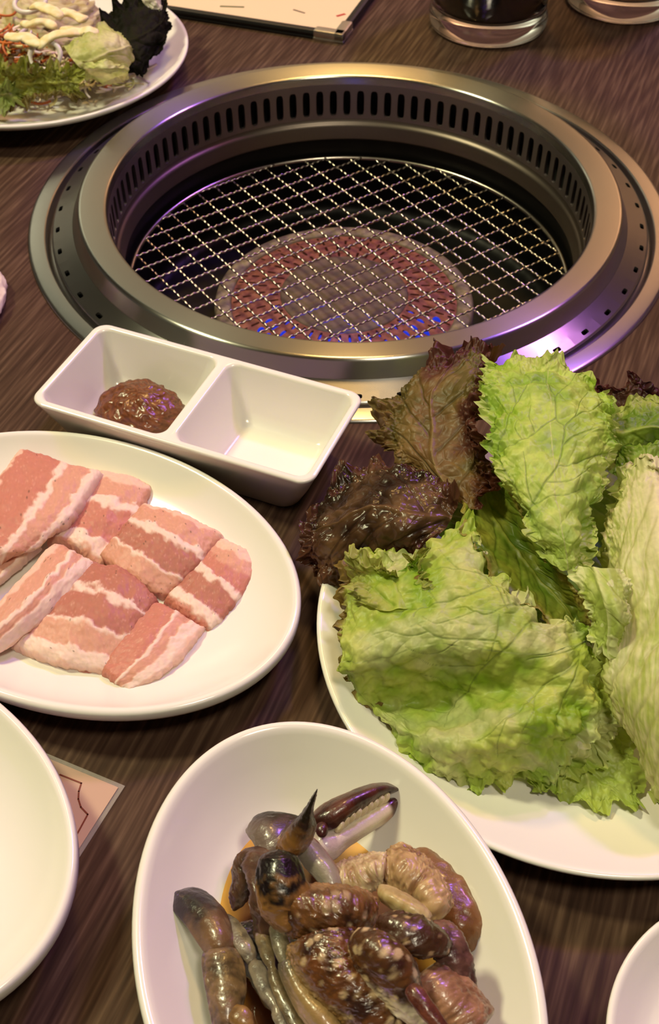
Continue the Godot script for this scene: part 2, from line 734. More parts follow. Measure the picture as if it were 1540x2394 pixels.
# ------------------------------------------------------------------ lamps of the room
func lamp(called: String, label: String, at: Vector3, towards: Vector3, size: Vector2, col: Color, energy: float, glow: float) -> void:
	var o := Node3D.new()
	o.name = numbered(called)
	add_child(o)
	o.look_at_from_position(at, towards, Vector3.UP if absf((towards - at).normalized().y) < 0.98 else Vector3.FORWARD)
	tag(o, label, "lamp")
	var mb := MB.new()
	mb.box(Vector3(0, 0, 0.02), Vector3(size.x + 0.03, size.y + 0.03, 0.036), Basis.IDENTITY, 0.004)
	org = Vector3.ZERO
	part("housing", mb, mat(Color(0.25, 0.25, 0.26), 0.5), o)
	mb = MB.new()
	mb.box(Vector3(0, 0, 0), Vector3(size.x, size.y, 0.006), Basis.IDENTITY, 0.002)
	var g := mat(Color(0.9, 0.9, 0.9), 0.6)
	g.emission_enabled = true
	g.emission = col
	g.emission_energy_multiplier = glow
	part("diffuser", mb, g, o)
	var l := AreaLight3D.new()
	l.name = "light"
	l.area_size = size
	l.light_color = col
	l.light_energy = energy
	l.shadow_enabled = true
	l.area_range = 8.0
	l.position = Vector3(0, 0, -0.006)
	o.add_child(l)

func T(x: float, y: float, z: float) -> Vector3:
	return Vector3(x, y + TOP, z)

func _ready() -> void:
	# ---------------- camera, surroundings, lamps, exposure
	var cam := Camera3D.new()
	cam.name = "camera"
	cam.fov = 46.297
	cam.near = 0.02
	cam.far = 30.0
	add_child(cam)
	cam.position = T(-0.01168, 0.38757, 0.61418)
	cam.rotation = Vector3(-0.80947, 0, 0)
	cam.current = true
	var lens := CameraAttributesPhysical.new()
	lens.frustum_focal_length = 28.069
	lens.frustum_focus_distance = 0.45
	lens.exposure_aperture = 20.0
	cam.attributes = lens
	var env := Environment.new()
	env.background_mode = Environment.BG_COLOR
	env.background_color = Color(0.02, 0.02, 0.02)
	env.tonemap_mode = Environment.TONE_MAPPER_LINEAR
	env.tonemap_exposure = 1.0
	env.sdfgi_enabled = true
	env.ssao_enabled = true
	env.ssil_enabled = true
	var we := WorldEnvironment.new()
	we.name = "surroundings"
	we.environment = env
	add_child(we)
	lamp("ceiling_lamp", "square cream ceiling lamp to the left above the table", Vector3(-1.05, 2.52, -0.10), T(0.0, 0, 0.2), Vector2(0.24, 0.24), Color(0.98, 0.96, 0.76), 2.95, 3.0)
	lamp("gold_lamp", "warm gold ceiling lamp straight behind the grill", Vector3(0.02, 2.52, -0.95), T(0.0, 0, 0.1), Vector2(0.20, 0.30), Color(1.0, 0.80, 0.48), 1.35, 3.0)
	lamp("violet_lamp", "violet ceiling lamp behind the grill on the right", Vector3(0.86, 2.50, -0.98), T(0.0, 0, 0.2), Vector2(0.14, 0.14), Color(0.58, 0.42, 1.0), 1.55, 3.0)
	lamp("pink_lamp", "pink ceiling lamp beside the violet one", Vector3(1.08, 2.50, -0.80), T(0.0, 0, 0.2), Vector2(0.14, 0.14), Color(1.0, 0.62, 0.88), 0.8, 3.0)
	lamp("down_lamp", "small warm lamp in the ceiling over the diner's side", Vector3(0.35, 2.54, 0.95), T(0.0, 0, 0.1), Vector2(0.3, 0.3), Color(1.0, 0.96, 0.84), 1.4, 3.0)
	lamp("wall_lamp", "greenish white wall washer at the left of the back wall", Vector3(-1.15, 2.40, -1.95), Vector3(-0.85, 2.05, -2.5), Vector2(1.1, 0.10), Color(0.86, 0.97, 0.92), 3.0, 2.0)
	lamp("wall_lamp", "amber wall washer at the right of the back wall", Vector3(1.15, 2.40, -1.95), Vector3(0.85, 2.05, -2.5), Vector2(1.1, 0.10), Color(1.0, 0.84, 0.68), 4.0, 2.0)
	room()
	table()
	noises()
	roaster()
	dishes()
	sauce_dish()
	greens()
	meat()
	crab()
	salad()
	drinks()
	papers()

func noises() -> void:
	n_blister = noise(0.10, 3, 2)
	n_ruffle = noise(0.075, 5, 1)
	n_frill = noise(0.26, 7, 2)
	n_tone = noise(0.04, 11, 3)
	n_warp = noise(0.03, 13, 2)
	n_fine = noise(0.4, 15, 2)
	n_net = noise(0.14, 17, 1, FastNoiseLite.TYPE_CELLULAR)
	n_net.cellular_return_type = FastNoiseLite.RETURN_DISTANCE2_SUB
	n_meat = noise(0.12, 19, 3)
	n_meat2 = noise(0.55, 21, 2)
	n_crab = noise(0.16, 23, 3)
	n_crab2 = noise(0.6, 25, 2)
	n_spot = noise(0.30, 27, 1, FastNoiseLite.TYPE_CELLULAR)
	n_spot.cellular_return_type = FastNoiseLite.RETURN_DISTANCE
	n_spot.cellular_jitter = 0.8
	var fine := noise_tex(noise(0.03, 31, 4), 512, 512)
	leaf_mat = vmat(0.44, 0.45)
	leaf_mat.backlight_enabled = true
	leaf_mat.backlight = Color(0.80, 0.80, 0.66)
	bumped(leaf_mat, fine, 0.006, 30.0)
	pork_mat = vmat(0.46, 0.4)
	pork_mat.subsurf_scatter_enabled = true
	pork_mat.subsurf_scatter_strength = 0.12
	bumped(pork_mat, fine, 0.004, 40.0)
	crab_mat = vmat(0.34, 0.5)
	crab_mat.clearcoat_enabled = true
	crab_mat.clearcoat = 0.45
	crab_mat.clearcoat_roughness = 0.16
	bumped(crab_mat, fine, 0.010, 60.0)
	flesh_mat = vmat(0.3, 0.5)
	flesh_mat.subsurf_scatter_enabled = true
	flesh_mat.subsurf_scatter_strength = 0.1
	bumped(flesh_mat, fine, 0.006, 40.0)

func room() -> void:
	var wood := mat(Color(0.56, 0.48, 0.41), 0.7)
	var plaster := mat(Color(0.52, 0.50, 0.46), 0.85)
	var dark := mat(Color(0.20, 0.15, 0.13), 0.6)
	var b := MB.new()
	b.box(Vector3(0, -0.05, 0), Vector3(5.2, 0.1, 5.2))
	struct("floor", b, dark)
	b = MB.new()
	b.box(Vector3(0, 2.65, 0), Vector3(5.2, 0.1, 5.2))
	struct("ceiling", b, plaster)
	b = MB.new()
	b.box(Vector3(-2.55, 1.3, 0), Vector3(0.1, 2.6, 5.2))
	struct("wall_left", b, mat(Color(0.42, 0.47, 0.43), 0.8))
	b = MB.new()
	b.box(Vector3(2.55, 1.3, 0), Vector3(0.1, 2.6, 5.2))
	struct("wall_right", b, wood)
	b = MB.new()
	b.box(Vector3(0, 1.3, -2.55), Vector3(5.0, 2.6, 0.1))
	struct("wall_back", b, wood)
	b = MB.new()
	b.box(Vector3(0, 1.3, 2.55), Vector3(5.0, 2.6, 0.1))
	struct("wall_front", b, plaster)

func table() -> void:
	var t := thing("dining_table", "dark brown wood-grain restaurant table with a round grill let into it", "table", Vector3(0, -TOP, 0.06))
	# top: from the round cut-out to the rectangular rim
	var b := MB.new()
	var hx := 0.62
	var z0 := -0.46
	var z1 := 0.60
	var seg := 180
	var prof := []
	var p := PackedVector3Array()
	var u := PackedVector2Array()
	var g := deg_to_rad(21.0)
	var gd := Vector2(sin(g), -cos(g))
	var gn := Vector2(cos(g), sin(g))
	var edge := []
	for j in seg + 1:
		var a := TAU * (j % seg) / seg
		var d := Vector2(cos(a), sin(a))
		var k := 1e9
		k = minf(k, hx / maxf(absf(d.x), 1e-6))
		k = minf(k, (z1 if d.y > 0.0 else -z0) / maxf(absf(d.y), 1e-6))
		edge.append(d * k)
	var rows := 14
	for i in rows + 5:
		for j in seg + 1:
			var a := TAU * (j % seg) / seg
			var c := Vector2(cos(a), sin(a)) * 0.178
			var e: Vector2 = edge[j]
			var q: Vector2
			var y := 0.0
			if i < 2:
				q = c
				y = -0.03 if i == 0 else 0.0
			elif i < rows:
				q = c.lerp(e, float(i - 1) / (rows - 2) * 0.996)
			else:
				q = [e * 0.996, e * 0.999, e, e, c][i - rows]
				y = [0.0, -0.0008, -0.003, -0.03, -0.03][i - rows]
			p.append(Vector3(q.x, y, q.y))
			u.append(Vector2(q.dot(gd) / 3.2, q.dot(gn) / 0.5))
	b.grid(p, rows + 5, seg + 1, PackedColorArray(), false, true, false, u)
	var top := mat(Color(1, 1, 1), 0.5, 0.0, 0.22)
	var grain := noise(0.11, 41, 4)
	top.albedo_texture = noise_tex(grain, 512, 1536, ramp([[0.0, Color(0.180, 0.122, 0.094)], [0.40, Color(0.255, 0.182, 0.143)], [0.55, Color(0.288, 0.212, 0.167)], [0.72, Color(0.335, 0.255, 0.203)], [1.0, Color(0.42, 0.335, 0.27)]]))
	top.heightmap_enabled = true
	top.heightmap_texture = noise_tex(noise(0.25, 43, 3), 512, 1536)
	top.heightmap_scale = 0.008
	part("tabletop", b, top, t)
	var leg := mat(Color(0.12, 0.10, 0.09), 0.5)
	for s in [[-1, -1], [1, -1], [1, 1], [-1, 1]]:
		b = MB.new()
		b.box(Vector3(s[0] * 0.55, -TOP + 0.345, 0.07 + s[1] * 0.46), Vector3(0.06, 0.69, 0.06), Basis.IDENTITY, 0.006)
		part("leg", b, leg, t)
	b = MB.new()
	b.box(Vector3(0, -0.05, 0.07), Vector3(1.04, 0.04, 0.86), Basis.IDENTITY, 0.003)
	var ap := MB.new()
	for s in [-1, 1]:
		ap.box(Vector3(0, -0.06, 0.07 + s * 0.45), Vector3(1.04, 0.06, 0.02), Basis.IDENTITY, 0.002)
		ap.box(Vector3(s * 0.54, -0.06, 0.07), Vector3(0.02, 0.06, 0.86), Basis.IDENTITY, 0.002)
	part("apron", ap, leg, t)

func steel(col: Color, rough: float, aniso: float) -> StandardMaterial3D:
	var m := mat(col, rough, 1.0)
	m.anisotropy_enabled = true
	m.anisotropy = aniso
	return m

func roaster() -> void:
	var t := thing("table_grill", "round stainless steel gas grill sunk in the table top", "grill", Vector3(0, -0.09, 0))
	var st := steel(Color(0.68, 0.67, 0.65), 0.24, 0.86)
	var st2 := steel(Color(0.64, 0.63, 0.62), 0.26, 0.82)
	var dim := steel(Color(0.52, 0.48, 0.47), 0.45, 0.4)
	var soot := mat(Color(0.055, 0.048, 0.043), 0.5, 0.6)
	var black := mat(Color(0.02, 0.018, 0.017), 0.8)
	# outer trim ring, then the groove
	var b := MB.new()
	b.lathe([[0.1770, -0.012], [0.1862, -0.001], [0.1862, 0.0004], [0.1855, 0.0012], [0.1840, 0.0016], [0.1770, 0.0017], [0.1762, 0.0012], [0.1758, 0.0003], [0.1757, -0.005], [0.1727, -0.005]], 240)
	part("trim_ring", b, st2, t)
	# flange with its small vent slots
	b = MB.new()
	b.lathe([[0.1728, -0.005], [0.1728, 0.0002], [0.1725, 0.0010], [0.1716, 0.0015]], 240)
	b.lathe([[0.1658, 0.0036], [0.1610, 0.0054], [0.1602, 0.0057]], 240)
	slotted(b, 48, 0.1658, 0.1716, 0.1678, 0.1702, 0.0150, func(a: float, w: float) -> Vector3:
		return Vector3(w * cos(a), lerpf(0.0036, 0.0015, (w - 0.1658) / 0.0058), w * sin(a)), func(q: Vector3) -> Vector3:
		return q - Vector3(0, 0.0015, 0), true, -0.08)
	part("flange", b, st2, t)
	b = MB.new()
	b.lathe([[0.1727, -0.006], [0.160, -0.004]], 96)
	part("vent_channel", b, black, t)
	# raised top ring: outer wall, rounded shoulder, flat, inner lip
	b = MB.new()
	b.lathe([[0.1604, 0.0050], [0.1601, 0.0058], [0.1598, 0.0066], [0.1580, 0.0105], [0.1566, 0.0138], [0.1560, 0.0147], [0.1551, 0.0152], [0.1540, 0.0153], [0.1480, 0.0146], [0.1420, 0.0138], [0.1410, 0.0136], [0.1402, 0.0131], [0.1398, 0.0122], [0.1397, 0.0080]], 280)
	part("top_ring", b, st, t)
	# slotted inner wall
	b = MB.new()
	b.lathe([[0.1397, 0.0080], [0.1395, 0.0050]], 192)
	slotted(b, 96, 0.0050, -0.0160, 0.0036, -0.0138, 0.0175, func(a: float, w: float) -> Vector3:
		var r := 0.1395 - (0.005 - w) * 0.03
		return Vector3(r * cos(a), w, r * sin(a)), func(q: Vector3) -> Vector3:
		return q + Vector3(q.x, 0, q.z) * 0.014, true)
	part("slotted_wall", b, dim, t)
	b = MB.new()
	b.lathe([[0.1389, -0.0160], [0.1385, -0.0176], [0.1376, -0.0186], [0.1366, -0.0190], [0.1358, -0.0204], [0.1345, -0.0280], [0.1350, -0.0290]], 192)
	part("inner_lip", b, steel(Color(0.42, 0.38, 0.35), 0.42, 0.5), t)
	b = MB.new()
	b.lathe([[0.1500, 0.0060], [0.1500, -0.0300]], 96)
	part("air_jacket", b, black, t)
	b = MB.new()
	b.lathe([[0.1352, -0.0280], [0.1375, -0.0300], [0.1375, -0.0800], [0.1300, -0.0880], [0.0, -0.0880]], 128)
	part("fire_chamber", b, soot, t)
	b = MB.new()
	b.lathe([[0.0, -0.0900], [0.1510, -0.0900], [0.1530, -0.0880], [0.1530, -0.004]], 96)
	part("housing", b, soot, t)
	# burner: cast plate with rings of radial slots, rim, flames under the front
	var at := Vector3(-0.0025, -0.0660, -0.002)
	var cast := mat(Color(1, 1, 1), 0.72, 0.1)
	cast.albedo_texture = noise_tex(noise(0.02, 51, 4), 512, 512, ramp([[0.0, Color(0.30, 0.15, 0.13)], [0.5, Color(0.47, 0.25, 0.21)], [1.0, Color(0.56, 0.36, 0.30)]]))
	cast.uv1_triplanar = true
	cast.uv1_scale = Vector3(14, 14, 14)
	b = MB.new()
	var dome := func(a: float, w: float) -> Vector3:
		return at + Vector3(w * cos(a), 0.0070 * (1.0 - w * w / 0.0052), w * sin(a))
	var under := func(q: Vector3) -> Vector3:
		return q - Vector3(0, 0.003, 0)
	slotted(b, 46, 0.0400, 0.0485, 0.0412, 0.0473, 0.019, dome, under, true)
	slotted(b, 44, 0.0485, 0.0570, 0.0498, 0.0558, 0.017, dome, under, true, 0.5)
	slotted(b, 52, 0.0570, 0.0650, 0.0582, 0.0638, 0.0135, dome, under, true, 0.2)
	slotted(b, 60, 0.0650, 0.0710, 0.0662, 0.0698, 0.0115, dome, under, true, 0.6)
	part("burner_plate", b, cast, t, "reddish cast burner plate with rings of radial slots")
	b = MB.new()
	b.lathe([[0.0400, 0.0047], [0.0394, 0.0058], [0.037, 0.0063], [0.012, 0.0074], [0.0, 0.0075]], 64, at)
	var cap := mat(Color(1, 1, 1), 0.7, 0.1)
	cap.albedo_texture = noise_tex(noise(0.02, 53, 4), 256, 256, ramp([[0.0, Color(0.27, 0.21, 0.18)], [1.0, Color(0.42, 0.34, 0.29)]]))
	cap.uv1_triplanar = true
	cap.uv1_scale = Vector3(18, 18, 18)
	part("burner_cap", b, cap, t, "plain brown cap in the middle of the burner")
	b = MB.new()
	b.lathe([[0.0815, -0.020], [0.0815, -0.002], [0.0806, 0.0010], [0.0790, 0.0018], [0.0760, 0.0020], [0.0725, 0.0016], [0.0708, 0.0006], [0.0704, -0.004]], 128, at)
	var rimm := mat(Color(1, 1, 1), 0.7, 0.1)
	rimm.albedo_texture = noise_tex(noise(0.02, 55, 4), 256, 256, ramp([[0.0, Color(0.29, 0.24, 0.20)], [0.6, Color(0.46, 0.40, 0.34)], [1.0, Color(0.58, 0.52, 0.43)]]))
	rimm.uv1_triplanar = true
	rimm.uv1_scale = Vector3(20, 20, 20)
	part("burner_rim", b, rimm, t, "pale scorched rim of the burner")
	b = MB.new()
	b.lathe([[0.0700, -0.004], [0.0, -0.004]], 48, at)
	part("burner_well", b, mat(Color(0.03, 0.02, 0.02), 0.8), t)
	var blue := mat(Color(0.02, 0.03, 0.2), 0.5)
	blue.emission_enabled = true
	blue.emission = Color(0.10, 0.24, 0.95)
	blue.emission_energy_multiplier = 0.7
	for ring in [[46, 0.0, 0.0443, 0.0031], [44, 0.5, 0.0528, 0.0031], [52, 0.2, 0.0610, 0.0029]]:
		for k in ring[0]:
			var a: float = TAU * (k + ring[1]) / ring[0]
			if absf(a - PI * 0.5) > 0.95 and not (absf(a - PI * 0.5) < 1.35 and k % 3 == 0):
				continue
			b = MB.new()
			blob(b, at + Vector3(ring[2] * cos(a), 0.0008, ring[2] * sin(a)), Vector3(ring[3], 0.0038, 0.0010), 0.0, n_crab, func(_t: float, _a: float, _q: Vector3) -> Color:
				return Color(1, 1, 1), 9, 10, Basis(Vector3.UP, -a))
			part("flame", b, blue, t)
	var fl := OmniLight3D.new()
	fl.name = "flame_light"
	fl.light_color = Color(0.15, 0.3, 1.0)
	fl.light_energy = 0.00025
	fl.light_size = 0.01
	fl.omni_range = 6.0
	fl.shadow_enabled = true
	t.add_child(fl)
	fl.position = at + Vector3(0, 0.012, 0.05) - org
	# the grill net
	var net := thing("grill_net", "round steel wire net lying over the burner inside the grill", "grill net", Vector3(0, -0.0440, 0))
	var wire := mat(Color(0.70, 0.66, 0.62), 0.25, 1.0)
	b = MB.new()
	var ringp := PackedVector3Array()
	for k in 161:
		var a := TAU * (k % 160) / 160
		ringp.append(Vector3(0.1335 * cos(a), -0.0425, 0.1335 * sin(a)))
	b.tube(ringp, 0.0015, 8, true)
	part("rim", b, wire, net)
	var step := 0.01355
	for dirn in 2:
		var da := deg_to_rad(54.7 if dirn == 0 else 144.7)
		var d := Vector3(sin(da), 0, -cos(da))
		var sdir := Vector3(cos(da), 0, sin(da))
		var node := Vector3(-0.01297, 0, 0.03357)
		var off := fposmod(node.dot(sdir), step)
		for k in range(-10, 11):
			var s := off + k * step
			if absf(s) > 0.1315:
				continue
			var h := sqrt(0.1335 * 0.1335 - s * s)
			var n := int(h * 2.0 / 0.0009)
			var path := PackedVector3Array()
			for i in n + 1:
				var x := -h + 2.0 * h * i / n
				var wob := sin((x - node.dot(d)) / step * TAU * 3.0 + PI * k) * 0.00036
				path.append(sdir * s + d * x + Vector3(0, -0.0425 + (0.0004 if dirn == 0 else -0.0004) + wob, 0))
			b = MB.new()
			b.tube(path, 0.00068, 6)
			part("wire", b, wire, net)

# ------------------------------------------------------------------ china
var china: StandardMaterial3D

func blob(mb: MB, at: Vector3, r: Vector3, amp: float, fn: FastNoiseLite, look: Callable, ns := 40, na := 56, bs := Basis.IDENTITY) -> void:
	var p := PackedVector3Array()
	var cols := PackedColorArray()
	for i in ns:
		var th := PI * i / (ns - 1)
		for j in na + 1:
			var a := TAU * (j % na) / na
			var d := Vector3(sin(th) * cos(a), -cos(th), sin(th) * sin(a))
			var q := at + bs * (d * r)
			var z := fn.get_noise_3dv(q * 1000.0)
			q += (bs * d) * amp * z * sqrt(sin(th) + 0.02)
			p.append(q)
			var c: Color = look.call(float(i) / (ns - 1), a, q * 1000.0)
			c.a = 1.0
			cols.append(c)
	mb.grid(p, ns, na + 1, cols, false, true)

func dishes() -> void:
	china = mat(Color(0.90, 0.885, 0.855), 0.16, 0.0, 0.5)
	var platter := [[0.2, 0.002], [0.034, 0.002], [0.033, 0.0], [0.030, 0.0], [0.029, 0.002], [0.016, 0.007], [0.005, 0.0130], [0.001, 0.0160], [0.0, 0.0180], [0.0, 0.0205], [0.0005, 0.0214], [0.0014, 0.0220], [0.0025, 0.0220], [0.0036, 0.0213], [0.0048, 0.0202], [0.0100, 0.0155], [0.018, 0.0112], [0.026, 0.0086], [0.034, 0.0075], [0.045, 0.0070], [0.2, 0.0070]]
	var b := MB.new()
	var at := Vector3(-0.1168, 0, 0.2907)
	b.oval(0.0996, 0.0691, deg_to_rad(27.6), platter, at)
	single("oval_plate", b, china, "white oval plate that holds the raw pork slices", "plate", at, "")
	b = MB.new()
	at = Vector3(-0.1861, 0, 0.4094)
	var raised := []
	for r in platter:
		raised.append([r[0], r[1] * 1.18 + 0.0011])
	b.oval(0.0985, 0.0683, deg_to_rad(28.74), raised, at)
	single("oval_plate", b, china, "empty white oval plate at the left edge, lying partly on the laminated card", "plate", at, "")
	b = MB.new()
	at = Vector3(-0.0105, 0, 0.4611)
	b.oval(0.0832, 0.0588, deg_to_rad(71.0), [[0.2, 0.003], [0.036, 0.003], [0.035, 0.0], [0.032, 0.0], [0.031, 0.003], [0.021, 0.012], [0.0105, 0.0215], [0.0035, 0.0300], [0.0008, 0.0340], [0.0, 0.0355], [0.0, 0.0366], [0.0005, 0.0374], [0.0014, 0.0380], [0.0025, 0.0380], [0.0036, 0.0372], [0.0048, 0.0358], [0.0100, 0.0285], [0.018, 0.0185], [0.026, 0.0122], [0.034, 0.0092], [0.042, 0.0080], [0.2, 0.0078]], at)
	single("oval_dish", b, china, "deep white oval dish with the marinated crab", "dish", at, "")
	var flat := [[0.0, 0.002], [0.066, 0.002], [0.067, 0.0], [0.070, 0.0], [0.071, 0.002], [0.088, 0.008], [0.101, 0.0150], [0.1057, 0.0182], [0.1065, 0.0193], [0.1065, 0.0202], [0.1060, 0.0208], [0.1051, 0.0210], [0.1040, 0.0206], [0.1025, 0.0196], [0.096, 0.0158], [0.087, 0.0112], [0.078, 0.0082], [0.070, 0.0068], [0.060, 0.0062], [0.0, 0.0060]]
	b = MB.new()
	at = Vector3(0.0898, 0, 0.3241)
	b.lathe(flat, 160, at)
	single("round_plate", b, china, "large white round plate under the heap of lettuce", "plate", at, "")
	b = MB.new()
	at = Vector3(-0.2133, 0, -0.1666)
	b.lathe(flat, 160, at)
	single("round_plate", b, china, "white round plate with the mixed salad, far left behind the grill", "plate", at, "")
	b = MB.new()
	at = Vector3(0.1218, 0, 0.4895)
	b.lathe([[0.0, 0.002], [0.030, 0.002], [0.031, 0.0], [0.033, 0.0], [0.034, 0.002], [0.046, 0.012], [0.0512, 0.0205], [0.0522, 0.0226], [0.0522, 0.0234], [0.0515, 0.0240], [0.0503, 0.0238], [0.0492, 0.0226], [0.045, 0.0150], [0.039, 0.0090], [0.032, 0.0066], [0.0, 0.0060]], 120, at)
	single("small_dish", b, china, "small white round dish cut by the lower right corner", "dish", at, "")

func rrect4(cx: float, cz: float, hx: float, hz: float, r: Array, n := 8) -> Array:
	var o := []
	for q in 4:
		var sx: float = [1.0, -1.0, -1.0, 1.0][q]
		var sz: float = [1.0, 1.0, -1.0, -1.0][q]
		for k in n + 1:
			var a := PI / 2 * q + PI / 2 * k / n
			o.append(Vector2(cx + sx * (hx - r[q]) + r[q] * cos(a), cz + sz * (hz - r[q]) + r[q] * sin(a)))
	return o

func sauce_dish() -> void:
	var at := Vector3(-0.0716, 0, 0.2025)
	var bs := Basis(Vector3.UP, -deg_to_rad(22.8))
	var t := thing("sauce_dish", "white rectangular sauce dish with two compartments in front of the grill", "sauce dish", at)
	var hx := 0.0695
	var hz := 0.0318
	var b := MB.new()
	var rows := [[rrect(0, 0, 0.01, 0.005, 0.002), 0.0012], [rrect(0, 0, hx - 0.016, hz - 0.0125, 0.006), 0.0010], [rrect(0, 0, hx - 0.0145, hz - 0.011, 0.007), 0.0], [rrect(0, 0, hx - 0.0128, hz - 0.0098, 0.008), 0.0008], [rrect(0, 0, hx - 0.0075, hz - 0.0060, 0.008), 0.0118], [rrect(0, 0, hx - 0.0016, hz - 0.0014, 0.0075), 0.0260], [rrect(0, 0, hx - 0.0002, hz - 0.0002, 0.0072), 0.0290], [rrect(0, 0, hx, hz, 0.0072), 0.0300], [rrect(0, 0, hx - 0.0005, hz - 0.0005, 0.0068), 0.0306], [rrect(0, 0, hx - 0.0014, hz - 0.0014, 0.006), 0.0308]]
	rows.reverse()
	loops(b, rows, bs, at, true, true)
	part("body", b, china, t)
	for s in [-1.0, 1.0]:
		b = MB.new()
		var rr := []
		for spec in [[0.0014, 0.0, 0.0308, 0.0060], [0.0026, 0.0016, 0.0308, 0.0058], [0.0034, 0.0024, 0.0304, 0.0056], [0.0040, 0.0030, 0.0295, 0.0056], [0.0062, 0.0056, 0.0225, 0.0056], [0.0105, 0.0105, 0.0105, 0.0056], [0.0120, 0.0122, 0.0078, 0.0052], [0.0140, 0.0142, 0.0058, 0.0046], [0.0165, 0.0168, 0.0050, 0.0036]]:
			var xo: float = hx - spec[0]
			var xi: float = spec[1]
			var r: float = spec[3]
			var ri: float = r if spec[1] > 0.0 else 0.00001
			var rad := [r, ri, ri, r] if s > 0.0 else [ri, r, r, ri]
			rr.append([rrect4(s * (xo + xi) * 0.5, 0, (xo - xi) * 0.5, hz - spec[0], rad), spec[2]])
		loops(b, rr, bs, at, false, true)
		part("compartment", b, china, t)
	# soybean paste
	var c := Vector3(-0.10117, 0.01000, 0.18864)
	var paste := vmat(0.26, 0.5)
	bumped(paste, noise_tex(noise(0.05, 61, 3), 256, 256), 0.004, 60.0)
	b = MB.new()
	var lumps := noise(0.14, 63, 3)
	blob(b, Vector3(c.x, 0.0085, c.z), Vector3(0.0215, 0.0135, 0.0180), 0.0022, lumps, func(_t: float, _a: float, q: Vector3) -> Color:
		return mix3(Color(0.34, 0.19, 0.11), Color(0.47, 0.285, 0.175), 0.5 + 1.4 * n_crab2.get_noise_3dv(q)), 60, 90, bs)
	single("soybean_paste", b, paste, "dollop of coarse brown soybean paste in the left compartment of the sauce dish", "sauce", Vector3(c.x, 0.004, c.z))

